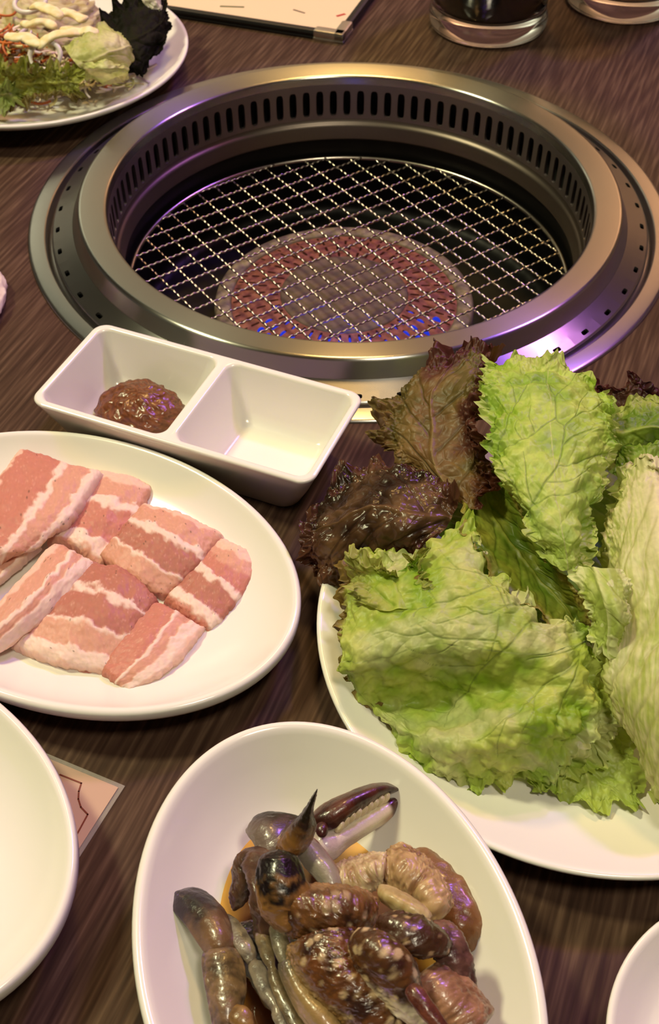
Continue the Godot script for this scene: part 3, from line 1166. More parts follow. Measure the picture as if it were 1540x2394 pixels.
# ------------------------------------------------------------------ lettuce heap
func greens() -> void:
	var red := Color(0.30, 0.11, 0.11)
	lettuce("pale ruffled lettuce leaf lying flat on the plate at the bottom of the heap", [[[60.7, 16.0, 365.1], [79.2, 20.0, 364.1], [100.2, 18.0, 362.7]], [[61.2, 12.0, 379.0], [78.9, 15.0, 381.8], [100.0, 13.0, 377.8]], [[61.5, 9.0, 393.0], [80.4, 10.0, 397.8], [99.1, 10.0, 398.6]]], {nu = 110, nv = 130, c1 = Color(0.66, 0.74, 0.32), c2 = Color(0.78, 0.82, 0.48), ruffle = 0.002, frill = 0.002, blister = 0.0006, seed = 1.0, vein_amt = 0.25})
	lettuce("dark wine-red lettuce leaf hanging over the left rim of the round plate", [[[40.5, 50.0, 285.0], [37.1, 46.0, 289.4], [34.4, 44.0, 294.4], [26.3, 42.0, 306.1]], [[25.6, 48.0, 266.1], [22.1, 50.0, 283.9], [17.2, 48.0, 300.4], [15.2, 34.0, 303.5]], [[11.5, 42.0, 254.1], [7.1, 47.0, 278.5], [4.2, 44.0, 294.4], [1.9, 28.0, 302.7]], [[-2.7, 34.0, 255.6], [-6.5, 38.0, 279.4], [-10.0, 36.0, 293.9], [-9.1, 22.0, 304.3]], [[-18.9, 26.0, 265.4], [-21.9, 28.0, 279.5], [-23.0, 26.0, 289.5], [-17.8, 16.0, 296.9]]], {nu = 190, nv = 170, c1 = Color(0.18, 0.115, 0.075), c2 = Color(0.44, 0.33, 0.22), c3 = Color(0.15, 0.085, 0.06), c3_amt = 0.6, rim = Color(0.36, 0.20, 0.16), rim_amt = 0.5, vein = Color(0.14, 0.09, 0.07), ruffle = 0.0035, frill = 0.0016, lobe = 0.003, blister = 0.0019, edge = 0.012, seed = 2.0, vein_amt = 0.4}, "lettuce_leaf", "lettuce leaf", "lettuce leaves heaped on the round plate", wet_mat())
	lettuce("olive-brown lettuce leaf with a frilled dark red top, nearest the sauce dish", [[[19.3, 44.0, 257.0], [29.7, 46.0, 272.7], [37.4, 48.0, 283.1], [43.4, 50.0, 290.9], [48.2, 50.0, 293.2]], [[9.0, 44.0, 246.6], [19.9, 50.0, 256.9], [30.6, 53.0, 265.1], [42.1, 55.0, 270.9], [52.7, 56.0, 274.3]], [[9.9, 46.0, 231.4], [20.3, 54.0, 243.0], [30.5, 57.0, 247.7], [40.5, 60.0, 252.3], [49.8, 66.0, 258.9]], [[17.1, 50.0, 213.6], [24.5, 58.0, 225.9], [32.9, 62.0, 232.0], [43.0, 66.0, 235.3], [52.7, 70.0, 241.4]], [[26.7, 50.0, 209.3], [35.2, 62.0, 209.4], [44.9, 66.0, 210.6], [55.7, 69.0, 209.5], [60.8, 70.0, 220.8]]], {nu = 220, nv = 200, c1 = Color(0.37, 0.32, 0.14), c2 = Color(0.52, 0.42, 0.24), c3 = Color(0.44, 0.29, 0.17), c3_amt = 0.6, rim = red, rim_sides = 6, rim_w = 0.014, rim_amt = 0.85, vein = Color(0.28, 0.25, 0.12), ruffle = 0.006, frill = 0.0022, lobe = 0.0035, blister = 0.0014, edge = 0.013, spacing = 0.02, seed = 3.0})
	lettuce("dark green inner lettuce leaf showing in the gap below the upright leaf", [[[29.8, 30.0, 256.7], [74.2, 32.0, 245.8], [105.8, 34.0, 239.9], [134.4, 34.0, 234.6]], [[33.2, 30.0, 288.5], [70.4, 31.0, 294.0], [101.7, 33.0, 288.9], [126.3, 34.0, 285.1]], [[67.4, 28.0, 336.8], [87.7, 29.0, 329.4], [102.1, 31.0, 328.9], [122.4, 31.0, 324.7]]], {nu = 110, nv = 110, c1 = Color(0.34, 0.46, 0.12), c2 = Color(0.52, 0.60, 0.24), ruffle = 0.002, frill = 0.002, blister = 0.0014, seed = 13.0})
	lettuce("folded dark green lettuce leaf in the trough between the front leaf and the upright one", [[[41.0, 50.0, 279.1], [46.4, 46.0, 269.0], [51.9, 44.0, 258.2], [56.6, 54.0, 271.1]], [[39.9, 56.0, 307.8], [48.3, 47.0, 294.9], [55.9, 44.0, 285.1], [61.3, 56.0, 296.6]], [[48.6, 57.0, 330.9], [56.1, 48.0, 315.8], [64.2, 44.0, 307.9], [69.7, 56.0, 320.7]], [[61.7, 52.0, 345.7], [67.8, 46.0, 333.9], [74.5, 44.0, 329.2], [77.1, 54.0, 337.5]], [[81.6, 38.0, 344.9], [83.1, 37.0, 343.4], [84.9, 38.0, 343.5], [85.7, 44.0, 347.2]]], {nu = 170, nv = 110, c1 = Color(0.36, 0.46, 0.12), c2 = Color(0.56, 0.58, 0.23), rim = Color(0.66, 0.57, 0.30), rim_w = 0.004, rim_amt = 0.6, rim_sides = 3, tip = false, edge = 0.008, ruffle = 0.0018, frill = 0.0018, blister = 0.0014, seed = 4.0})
	lettuce("dark red frilled lettuce tip sticking up at the right edge behind the heap", [[[100.6, 50.0, 227.7], [109.0, 52.0, 235.4], [118.3, 54.0, 241.7], [135.1, 50.0, 233.2]], [[101.6, 54.0, 222.6], [110.0, 56.0, 230.5], [120.4, 60.0, 233.7], [132.9, 54.0, 230.9]], [[102.2, 55.0, 223.8], [110.9, 58.0, 228.7], [116.9, 64.0, 228.9], [126.9, 58.0, 234.1]], [[103.1, 55.0, 223.8], [111.5, 60.0, 228.3], [114.1, 66.0, 227.6], [122.9, 60.0, 229.6]]], {nu = 110, nv = 110, c1 = Color(0.22, 0.11, 0.10), c2 = Color(0.38, 0.24, 0.17), rim = red, ruffle = 0.003, frill = 0.002, lobe = 0.002, blister = 0.0012, seed = 5.0})
	lettuce("green lettuce leaf lying crosswise at the back right of the heap", [[[97.5, 60.0, 243.1], [97.2, 58.0, 252.7], [101.5, 50.0, 261.9]], [[107.6, 62.0, 244.1], [105.0, 62.0, 259.6], [108.1, 48.0, 266.1]], [[121.5, 64.0, 242.4], [118.4, 64.0, 259.3], [120.0, 46.0, 260.3]], [[141.8, 60.0, 241.8], [137.9, 60.0, 260.0], [138.4, 44.0, 258.2]]], {nu = 150, nv = 120, c1 = Color(0.40, 0.52, 0.14), c2 = Color(0.60, 0.68, 0.28), rim = Color(0.64, 0.68, 0.34), ruffle = 0.0025, frill = 0.002, blister = 0.0012, seed = 6.0})
	lettuce("small curled green lettuce leaf at the right edge above the thick-ribbed one", [[[102.0, 50.0, 269.4], [105.8, 54.0, 283.1], [115.0, 56.0, 294.3], [126.2, 54.0, 305.9]], [[104.9, 58.0, 264.1], [112.9, 60.0, 274.8], [119.4, 60.0, 284.4], [131.5, 56.0, 294.3]], [[110.4, 60.0, 260.0], [119.5, 62.0, 264.6], [129.0, 60.0, 269.9], [141.7, 56.0, 277.9]]], {nu = 120, nv = 120, c1 = Color(0.44, 0.56, 0.18), c2 = Color(0.60, 0.68, 0.30), ruffle = 0.0025, frill = 0.002, blister = 0.0012, seed = 7.0, vein_amt = 0.7})
	lettuce("pale lettuce leaf with a thick white rib along the right edge of the frame", [[[98.7, 60.0, 284.4], [106.2, 64.0, 280.1], [111.8, 66.0, 283.4], [119.8, 66.0, 284.6], [132.2, 60.0, 286.7]], [[94.3, 58.0, 298.5], [99.3, 66.0, 308.4], [107.2, 69.0, 313.4], [117.0, 68.0, 312.5], [133.8, 60.0, 309.3]], [[90.2, 52.0, 315.0], [94.4, 62.0, 332.2], [105.2, 66.0, 339.6], [116.5, 66.0, 339.6], [135.1, 58.0, 332.8]], [[87.6, 44.0, 335.3], [94.1, 54.0, 351.2], [104.4, 60.0, 361.5], [117.6, 60.0, 361.5], [134.3, 52.0, 355.3]], [[82.7, 42.0, 359.1], [89.1, 46.0, 371.2], [99.8, 52.0, 382.4], [113.1, 52.0, 384.1], [132.7, 44.0, 376.9]], [[89.7, 30.0, 370.9], [94.9, 32.0, 386.4], [101.7, 38.0, 398.6], [114.2, 38.0, 400.2], [129.9, 32.0, 394.9]], [[100.2, 20.0, 382.2], [101.7, 18.0, 396.5], [106.2, 20.0, 409.2], [115.0, 22.0, 413.5], [128.4, 18.0, 409.7]]], {nu = 240, nv = 190, c1 = Color(0.70, 0.75, 0.38), c2 = Color(0.83, 0.84, 0.58), rib = Color(0.90, 0.87, 0.70), rib_w = 0.0065, rib_h = 0.0030, mid = 0.55, vein = Color(0.62, 0.62, 0.34), streak = 0.55, ruffle = 0.003, frill = 0.003, slope = 2.2, blister = 0.0008, seed = 8.0, root = true, vein_amt = 0.35, net_amt = 0.15})
	lettuce("broad yellow-green lettuce leaf spread flat at the front of the heap", [[[85.4, 42.0, 343.7], [85.2, 42.0, 344.9], [84.9, 42.0, 346.4], [84.9, 42.0, 347.6], [85.1, 41.0, 348.2], [85.3, 40.0, 350.0], [85.6, 38.0, 352.3]], [[64.0, 50.0, 344.1], [65.3, 50.0, 346.5], [66.7, 50.0, 350.9], [68.3, 48.0, 358.3], [70.7, 44.0, 366.5], [78.8, 36.0, 371.4], [93.3, 22.0, 371.0]], [[48.4, 54.0, 326.3], [48.6, 57.0, 337.0], [47.3, 56.0, 348.0], [45.9, 51.0, 360.2], [46.2, 33.0, 364.7], [57.1, 41.0, 383.6], [76.2, 13.0, 386.7]], [[38.4, 52.0, 293.9], [33.0, 55.0, 319.8], [28.7, 54.0, 339.5], [27.7, 48.0, 356.0], [30.1, 20.0, 360.3], [40.1, 33.0, 385.3], [54.0, 10.0, 390.1]], [[26.1, 44.0, 307.9], [13.8, 48.0, 324.2], [11.6, 48.0, 340.5], [9.7, 43.0, 356.0], [14.5, 17.0, 359.2], [23.8, 26.0, 381.7], [35.8, 9.0, 389.5]], [[10.1, 38.0, 302.5], [1.3, 40.0, 321.7], [-2.2, 40.0, 338.1], [-5.5, 37.0, 355.4], [2.6, 18.0, 358.9], [13.1, 20.0, 371.5], [17.9, 9.0, 380.7]], [[-5.0, 34.0, 303.5], [-8.4, 34.0, 323.0], [-7.7, 33.0, 338.7], [-8.5, 31.0, 352.9], [-2.1, 18.0, 355.1], [5.8, 14.0, 360.0], [6.5, 10.0, 368.6]]], {nu = 330, nv = 360, veins = [[1.5, 0.025, 0.487, 0.062, 0.237, 0.125, 0.000, 0.200, 0.050, 0.287, 0.237, 0.325, 0.287], [0.8, 0.300, 0.275, 0.350, 0.138, 0.412, 0.188, 0.463, 0.212, 0.537, 0.212, 0.562, 0.188], [0.8, 0.287, 0.237, 0.325, 0.138, 0.388, 0.250, 0.438, 0.312, 0.512, 0.350, 0.575, 0.362, 0.588, 0.388], [0.7, 0.200, 0.050, 0.338, 0.325, 0.400, 0.362, 0.450, 0.400, 0.512, 0.425, 0.562, 0.388], [1.0, 0.125, 0.000, 0.287, 0.463, 0.325, 0.463, 0.362, 0.463, 0.438, 0.475, 0.500, 0.475, 0.537, 0.450, 0.575, 0.412], [1.1, 0.287, 0.463, 0.300, 0.487, 0.325, 0.525, 0.350, 0.562, 0.375, 0.600, 0.400, 0.650], [0.9, 0.325, 0.338, 0.325, 0.412, 0.338, 0.487, 0.350, 0.550], [0.9, 0.100, 0.637, 0.200, 0.662, 0.250, 0.713, 0.312, 0.775, 0.375, 0.800], [0.6, 0.350, 0.562, 0.412, 0.562, 0.475, 0.562, 0.537, 0.550, 0.600, 0.512], [0.7, 0.400, 0.650, 0.450, 0.675, 0.500, 0.713, 0.562, 0.762], [0.6, 0.400, 0.650, 0.463, 0.625, 0.512, 0.588, 0.575, 0.575], [0.9, 0.025, 0.487, 0.100, 0.525, 0.175, 0.525, 0.250, 0.537], [0.6, 0.537, 0.450, 0.600, 0.450, 0.675, 0.412, 0.738, 0.412], [0.6, 0.575, 0.362, 0.650, 0.325, 0.725, 0.312], [0.6, 0.463, 0.212, 0.512, 0.175, 0.550, 0.125], [0.5, 0.438, 0.475, 0.487, 0.512, 0.537, 0.525, 0.613, 0.487], [0.6, 0.250, 0.713, 0.300, 0.800, 0.375, 0.850], [0.6, 0.312, 0.775, 0.425, 0.812, 0.512, 0.838], [0.5, 0.512, 0.350, 0.550, 0.287, 0.575, 0.237], [0.5, 0.400, 0.362, 0.425, 0.350, 0.463, 0.362], [0.8, 0.100, 0.637, 0.175, 0.725, 0.250, 0.825, 0.300, 0.875], [0.6, 0.375, 0.800, 0.450, 0.850, 0.487, 0.900], [0.6, 0.500, 0.713, 0.575, 0.700, 0.650, 0.675]], c1 = Color(0.57, 0.70, 0.19), c2 = Color(0.76, 0.80, 0.40), c3 = Color(0.84, 0.83, 0.64), c3_amt = 0.5, vein = Color(0.44, 0.52, 0.22), rib = Color(0.66, 0.72, 0.42), rim = Color(0.46, 0.26, 0.17), rim_w = 0.008, rim_amt = 0.8, rim_sides = 4, rib_h = 0.0, rib_w = 0.0004, ruffle = 0.004, frill = 0.0026, edge = 0.014, blister = 0.0036, vein_w = 0.0005, vein_depth = -0.0003, vein_amt = 0.6, net_amt = 0.22, seed = 9.0})
	lettuce("bright green frilled curl at the left end of the front leaf", [[[25.7, 50.0, 336.2], [17.7, 50.0, 340.2], [8.5, 48.0, 340.5], [1.0, 44.0, 333.3]], [[24.4, 54.0, 327.3], [16.6, 50.0, 330.1], [7.2, 48.0, 330.4], [-3.7, 44.0, 325.0]], [[24.1, 56.0, 317.5], [14.0, 47.0, 321.3], [7.5, 47.0, 322.3], [-6.8, 44.0, 318.7]], [[15.1, 58.0, 320.4], [13.8, 50.0, 321.8], [7.3, 56.0, 320.7], [-0.4, 50.0, 312.1]]], {nu = 130, nv = 160, c1 = Color(0.50, 0.64, 0.15), c2 = Color(0.68, 0.75, 0.32), rim = Color(0.62, 0.62, 0.32), ruffle = 0.004, frill = 0.003, edge = 0.011, blister = 0.0011, seed = 10.0, net_amt = 0.2})
	lettuce("large upright light green lettuce leaf on top of the heap with branching veins", [[[68.0, 62.0, 328.1], [71.0, 60.0, 330.4], [74.0, 60.0, 331.4], [77.9, 60.0, 331.4], [82.4, 58.0, 328.7]], [[58.4, 68.0, 310.3], [65.0, 70.0, 318.6], [71.4, 70.0, 322.8], [78.2, 69.0, 319.8], [86.1, 64.0, 308.7]], [[49.9, 72.0, 287.2], [60.4, 76.0, 298.2], [70.9, 77.0, 301.5], [81.8, 76.0, 298.2], [93.5, 68.0, 287.8]], [[48.7, 74.0, 262.8], [60.4, 79.0, 273.3], [72.9, 80.0, 276.8], [86.2, 79.0, 275.7], [99.7, 72.0, 270.5]], [[51.6, 73.0, 240.9], [63.1, 78.0, 249.5], [74.9, 80.0, 254.4], [88.5, 78.0, 255.9], [102.1, 71.0, 256.9]], [[54.7, 70.0, 223.0], [66.5, 72.0, 224.7], [78.1, 73.0, 230.1], [89.7, 72.0, 235.7], [101.3, 68.0, 244.4]]], {nu = 300, nv = 260, veins = [[1.0, 0.188, 0.075, 0.287, 0.237, 0.388, 0.425, 0.450, 0.537, 0.525, 0.575, 0.600, 0.588, 0.650, 0.537, 0.762, 0.537, 0.812, 0.500, 0.887, 0.475], [0.8, 0.650, 0.537, 0.613, 0.450, 0.575, 0.375, 0.537, 0.275, 0.475, 0.113, 0.450, 0.062], [0.7, 0.600, 0.588, 0.662, 0.675, 0.713, 0.800, 0.825, 0.912], [0.7, 0.525, 0.575, 0.562, 0.675, 0.588, 0.787, 0.600, 0.875], [0.8, 0.450, 0.537, 0.450, 0.675, 0.475, 0.875, 0.487, 0.988], [0.9, 0.188, 0.075, 0.325, 0.125, 0.438, 0.062, 0.537, 0.138, 0.625, 0.188, 0.700, 0.237, 0.838, 0.362, 0.863, 0.438], [0.6, 0.625, 0.188, 0.675, 0.125, 0.713, 0.087], [0.6, 0.700, 0.237, 0.775, 0.212, 0.825, 0.150], [0.6, 0.537, 0.138, 0.562, 0.087, 0.588, 0.037], [0.6, 0.388, 0.425, 0.388, 0.550, 0.388, 0.675, 0.425, 0.825], [0.6, 0.287, 0.237, 0.388, 0.263, 0.438, 0.275, 0.487, 0.275], [0.6, 0.287, 0.237, 0.338, 0.450, 0.338, 0.613, 0.350, 0.775], [0.5, 0.762, 0.537, 0.838, 0.625, 0.950, 0.713], [0.5, 0.575, 0.375, 0.637, 0.338, 0.700, 0.350], [0.5, 0.537, 0.275, 0.575, 0.225, 0.613, 0.250], [0.5, 0.838, 0.362, 0.887, 0.287, 0.963, 0.250], [0.5, 0.662, 0.675, 0.762, 0.725, 0.838, 0.787]], c1 = Color(0.59, 0.73, 0.20), c2 = Color(0.78, 0.85, 0.42), c3 = Color(0.50, 0.66, 0.25), c3_amt = 0.5, vein = Color(0.40, 0.50, 0.19), rib = Color(0.78, 0.80, 0.52), rim = Color(0.70, 0.76, 0.40), rim_w = 0.004, ruffle = 0.003, frill = 0.003, edge = 0.010, blister = 0.0026, seed = 11.0, root_pale = 0.25, rib_h = 0.0, rib_w = 0.0004, vein_w = 0.00050, vein_depth = -0.0003, vein_amt = 0.65, net_amt = 0.22})
	lettuce("pale curled flap of lettuce in the middle of the heap below the upright leaf", [[[76.0, 60.0, 328.4], [80.4, 63.0, 332.0], [87.0, 66.0, 335.2], [98.3, 60.0, 329.4]], [[77.6, 58.0, 340.8], [82.4, 62.0, 345.1], [87.4, 66.0, 351.3], [95.3, 60.0, 344.4]], [[81.0, 52.0, 347.7], [84.6, 56.0, 351.8], [89.0, 60.0, 356.8], [96.0, 54.0, 350.2]], [[82.6, 46.0, 357.4], [84.9, 48.0, 357.9], [87.7, 50.0, 357.6], [91.9, 48.0, 352.2]]], {nu = 140, nv = 130, c1 = Color(0.70, 0.77, 0.38), c2 = Color(0.84, 0.87, 0.60), rim = Color(0.86, 0.88, 0.64), ruffle = 0.003, frill = 0.002, edge = 0.008, blister = 0.0007, seed = 12.0, vein_amt = 0.2})

func wet_mat() -> StandardMaterial3D:
	var m: StandardMaterial3D = leaf_mat.duplicate()
	m.roughness = 0.26
	return m

# ------------------------------------------------------------------ pork
func meat() -> void:
	var lean := Color(0.74, 0.47, 0.41)
	var pink := Color(0.80, 0.58, 0.50)
	var deep := Color(0.68, 0.43, 0.37)
	var fat := Color(0.90, 0.78, 0.73)
	var rind := Color(0.88, 0.72, 0.65)
	pork_slice("thin pork slice peeping out under the others at the bottom of the plate", [[[-119.0, 9.0, 322.8], [-107.8, 9.0, 327.5], [-94.3, 9.0, 329.9]], [[-118.5, 8.0, 332.6], [-106.4, 8.5, 338.1], [-94.5, 8.5, 341.0]], [[-111.0, 7.0, 339.9], [-104.1, 7.0, 342.9], [-96.1, 7.0, 344.9]]], 0.0025, [[0, pink], [0.5, lean], [0.8, fat]], true, 9.0)
	pork_slice("pork slice at the left edge between the big top slice and the long fatty one", [[[-161.0, 18.0, 272.4], [-143.9, 19.0, 276.6], [-131.3, 16.0, 277.4]], [[-168.4, 18.0, 293.7], [-154.2, 18.0, 296.3], [-142.6, 15.0, 293.7]], [[-178.0, 15.0, 313.8], [-164.1, 15.0, 316.3], [-154.3, 12.0, 311.4]]], 0.006, [[0, lean], [0.4, fat], [0.52, pink], [0.85, fat]], true, 2.0)
	pork_slice("pork slice at the right-hand end of the row, nearest the plate's rim", [[[-58.8, 13.0, 269.6], [-67.5, 14.0, 287.2], [-80.3, 12.0, 304.1]], [[-48.1, 15.0, 276.9], [-58.9, 15.0, 295.9], [-69.4, 12.0, 313.5]], [[-36.8, 12.0, 281.5], [-47.9, 11.0, 304.0], [-59.6, 9.0, 320.1]]], 0.006, [[0, rind], [0.16, pink], [0.30, lean], [0.46, fat], [0.54, deep], [0.80, fat], [0.92, lean]], true, 5.0)
	pork_slice("pork slice second from the right with peppered lean middle", [[[-92.6, 18.0, 254.2], [-100.1, 18.0, 268.9], [-109.5, 14.0, 281.6]], [[-73.1, 20.0, 262.4], [-82.4, 20.0, 281.6], [-93.0, 16.0, 297.7]], [[-54.9, 15.0, 270.3], [-65.3, 15.0, 290.4], [-78.3, 10.0, 304.1]]], 0.007, [[0, rind], [0.10, pink], [0.33, fat], [0.43, deep], [0.70, fat], [0.74, pink]], true, 4.5)
	pork_slice("pork slice with a folded fatty end at the back of the plate", [[[-120.9, 16.0, 231.5], [-125.5, 16.0, 256.7], [-132.5, 14.0, 273.0]], [[-103.0, 18.0, 236.0], [-109.4, 18.0, 260.0], [-117.1, 15.0, 280.7]], [[-88.7, 15.0, 241.1], [-94.1, 14.0, 263.3], [-106.8, 11.0, 287.0]]], 0.007, [[0, rind], [0.16, pink], [0.34, fat], [0.46, lean], [0.80, fat], [0.93, pink]], true, 3.0)
	pork_slice("front pork slice with a broad white fat edge at the right", [[[-100.2, 13.0, 340.8], [-93.6, 13.0, 346.4], [-88.1, 10.0, 349.8]], [[-92.2, 16.0, 324.6], [-82.7, 16.0, 333.9], [-72.6, 11.0, 339.4]], [[-83.0, 15.0, 305.6], [-71.8, 15.0, 311.8], [-59.5, 11.0, 317.1]]], 0.007, [[0, lean], [0.36, lean], [0.50, fat], [0.56, pink], [0.72, fat], [0.9, rind]], true, 6.0)
	pork_slice("middle pork slice with two fat lines and a wavy fat rind in front", [[[-112.4, 18.0, 286.9], [-124.8, 18.0, 313.6], [-138.5, 13.0, 328.7]], [[-93.5, 20.0, 293.9], [-106.3, 20.0, 321.2], [-116.7, 14.0, 338.7]], [[-79.6, 16.0, 305.7], [-86.7, 15.0, 325.6], [-95.2, 10.0, 341.5]]], 0.007, [[0, deep], [0.24, fat], [0.29, deep], [0.54, fat], [0.58, pink], [0.80, fat], [0.96, rind]], true, 7.0)
	pork_slice("long fatty pork slice reaching out of the left edge", [[[-126.1, 20.0, 277.9], [-114.2, 22.0, 286.3], [-104.3, 17.0, 289.8]], [[-139.7, 23.0, 308.9], [-129.5, 24.0, 317.5], [-120.6, 16.0, 316.6]], [[-157.9, 20.0, 332.7], [-146.9, 20.0, 337.3], [-139.9, 14.0, 336.9]]], 0.007, [[0, rind], [0.16, pink], [0.42, fat], [0.50, pink], [0.62, fat], [0.80, fat], [0.9, rind]], true, 8.5)
	pork_slice("large top pork slice with a red lean corner at the upper left", [[[-149.9, 24.0, 224.3], [-128.3, 24.0, 233.6], [-109.2, 21.0, 237.7]], [[-158.8, 25.0, 258.7], [-137.5, 26.0, 269.5], [-119.3, 22.0, 268.4]], [[-168.5, 22.0, 291.3], [-146.3, 24.0, 293.0], [-131.7, 18.0, 284.6]]], 0.008, [[0, rind], [0.07, lean], [0.36, lean], [0.50, fat], [0.58, pink], [0.84, fat]], true, 1.0)

# ------------------------------------------------------------------ crab
func crab() -> void:
	# sauce pool
	var at := Vector3(-0.0105, 0, 0.4611)
	var b := MB.new()
	var p := PackedVector3Array()
	var pc := PackedColorArray()
	var bs := Basis(Vector3.UP, -deg_to_rad(71.0))
	for i in 32:
		var k := float(i) / 31.0
		for j in 97:
			var a := TAU * (j % 96) / 96
			var e := 1.0 + 0.015 * sin(a * 3.0 + 1.0)
			p.append(at + bs * Vector3(0.0600 * k * e * cos(a), 0.0134 - 0.0004 * pow(k, 12.0), 0.0355 * k * e * sin(a)))
			# thin liquid is golden, deep liquid brown
			pc.append(mix3(Color(0.36, 0.19, 0.05), Color(0.80, 0.60, 0.28), smoothstep(0.72, 1.0, k)))
	b.grid(p, 32, 97, pc, true, true)
	var soy := vmat(0.25, 0.5)
	soy.clearcoat_enabled = true
	soy.clearcoat = 1.0
	soy.clearcoat_roughness = 0.04
	single("soy_marinade", b, soy, "amber soy marinade pooled round the crab in the deep oval dish", "sauce", Vector3(at.x, 0.011, at.z))
	var dark := Color(0.11, 0.06, 0.045)
	var brown := Color(0.28, 0.165, 0.09)
	var plain := func(a: Color, c: Color) -> Callable:
		return func(_t: float, _an: float, q: Vector3) -> Color:
			return mix3(a, c, 0.5 + 0.9 * n_crab.get_noise_3dv(q) + 0.35 * n_crab2.get_noise_3dv(q))
	var fade := func(a: Color, c: Color, t0: float, t1: float) -> Callable:
		return func(t: float, _an: float, q: Vector3) -> Color:
			return mix3(a, c, smoothstep(t0, t1, t + 0.15 * n_crab.get_noise_3dv(q)))
	# shell with pale spots; the side towards angle ph is pale beyond line
	var spotted := func(up: Color, below: Color, ph: float, line: float) -> Callable:
		return func(t: float, an: float, q: Vector3) -> Color:
			var c := mix3(up, up.lightened(0.10), 0.5 + n_crab.get_noise_3dv(q))
			var s := n_spot.get_noise_3dv(q) + 1.0
			c = c.lerp(lin(Color(0.70, 0.58, 0.42)), clampf((0.30 - s) * 9.0, 0.0, 1.0) * 0.8)
			return c.lerp(lin(below), smoothstep(line - 0.10, line + 0.10, cos(an - ph) + 0.25 * n_crab.get_noise_3dv(q)))
	var two := func(a: Color, c: Color) -> Callable:
		return func(_u: float, _t: float, q: Vector3) -> Color:
			return mix3(a, c, 0.5 + 1.0 * n_crab.get_noise_3dv(q) + 0.5 * n_crab2.get_noise_3dv(q))
	var dots := func(c: Color, q: Vector3, amt: float) -> Color:
		var s := n_spot.get_noise_3dv(q) + 1.0
		return c.lerp(lin(Color(0.74, 0.64, 0.49)), clampf((0.40 - s) * 7.0, 0.0, 1.0) * amt)
	var t := thing("crab", "dark marinated raw crab, its claws and legs heaped in the deep oval dish", "crab", Vector3(-0.01847, 0.00900, 0.46031))
	b = MB.new()
	limb(b, [[-40.7, 16.0, 443.7, 3.3, 2.5], [-31.9, 20.0, 454.0, 9.4, 4.0], [-18.2, 22.0, 465.6, 14.4, 5.2], [-1.4, 22.0, 475.9, 18.0, 5.7], [11.2, 20.0, 485.2, 15.2, 5.1]], 60, 48, plain.call(Color(0.09, 0.05, 0.035), Color(0.22, 0.13, 0.07)), 0.002, 8.0)
	part("body", b, crab_mat, t)
	b = MB.new()
	limb(b, [[-42.6, 20.0, 441.3, 1.9, 1.7], [-39.1, 28.0, 435.0, 4.1, 3.0], [-36.3, 34.0, 430.7, 4.6, 3.3], [-31.0, 38.0, 440.0, 5.9, 3.7], [-30.1, 36.0, 450.2, 5.3, 3.4], [-34.0, 30.0, 455.6, 3.2, 2.4]], 60, 40, plain.call(Color(0.20, 0.115, 0.085), Color(0.38, 0.27, 0.20)), 0.0012, 8.0, 0.9, 0.1, 0.0008)
	part("shell_edge", b, crab_mat, t)
	b = MB.new()
	limb(b, [[14.6, 22.0, 422.1, 2.3, 2.0], [19.2, 24.0, 427.0, 5.9, 3.6], [25.4, 26.0, 436.9, 7.1, 4.4], [29.5, 26.0, 445.5, 7.0, 4.6], [29.9, 24.0, 451.6, 5.6, 3.8], [28.1, 18.0, 455.2, 2.2, 1.9]], 70, 40, plain.call(Color(0.38, 0.235, 0.11), Color(0.47, 0.31, 0.16)), 0.0010, 8.0)
	part("roe", b, crab_mat, t, "glossy brown lump of roe")
	# flesh
	b = shell([[[6.8, 32.0, 429.5], [5.3, 37.0, 435.9], [3.5, 32.0, 438.6]], [[11.4, 35.0, 428.7], [11.1, 40.0, 437.4], [10.6, 35.0, 442.4]], [[17.8, 35.0, 432.8], [16.5, 40.0, 442.0], [15.7, 35.0, 446.3]], [[22.7, 36.0, 440.6], [20.3, 41.0, 448.1], [18.6, 36.0, 451.2]], [[26.0, 33.0, 446.5], [22.9, 38.0, 451.9], [20.8, 33.0, 452.0]]], 0.010, two.call(Color(0.46, 0.33, 0.22), Color(0.70, 0.58, 0.42)), 0.0036, 0.0010, 120, 90, 12.0)
	part("flesh", b, flesh_mat, t, "large ragged fold of pale tan flesh")
	b = shell([[[-10.0, 32.0, 432.8], [-8.7, 37.0, 439.4], [-7.1, 32.0, 441.5]], [[-3.2, 34.0, 432.0], [-2.8, 39.0, 439.2], [-1.5, 34.0, 442.7]], [[3.1, 36.0, 431.0], [2.5, 41.0, 437.4], [2.3, 36.0, 440.0]], [[6.9, 36.0, 431.3], [5.7, 41.0, 437.4], [3.9, 36.0, 438.9]]], 0.009, two.call(Color(0.56, 0.44, 0.31), Color(0.80, 0.72, 0.57)), 0.0034, 0.0010, 110, 80, 12.0)
	part("flesh", b, flesh_mat, t, "pale ragged flesh beside the open claw")
	b = shell([[[3.3, 44.0, 444.3], [2.8, 48.0, 448.2], [3.9, 44.0, 448.7]], [[8.3, 46.0, 447.2], [7.5, 50.0, 451.6], [7.6, 46.0, 452.4]], [[13.9, 46.0, 450.5], [13.0, 50.0, 454.8], [12.6, 46.0, 455.6]], [[19.2, 44.0, 454.1], [17.8, 48.0, 457.3], [16.7, 44.0, 457.3]]], 0.004, two.call(Color(0.62, 0.53, 0.35), Color(0.74, 0.66, 0.48)), 0.0007, 0.0, 60, 40, 8.0)
	part("flesh", b, flesh_mat, t, "smooth yellowish tongue of flesh")
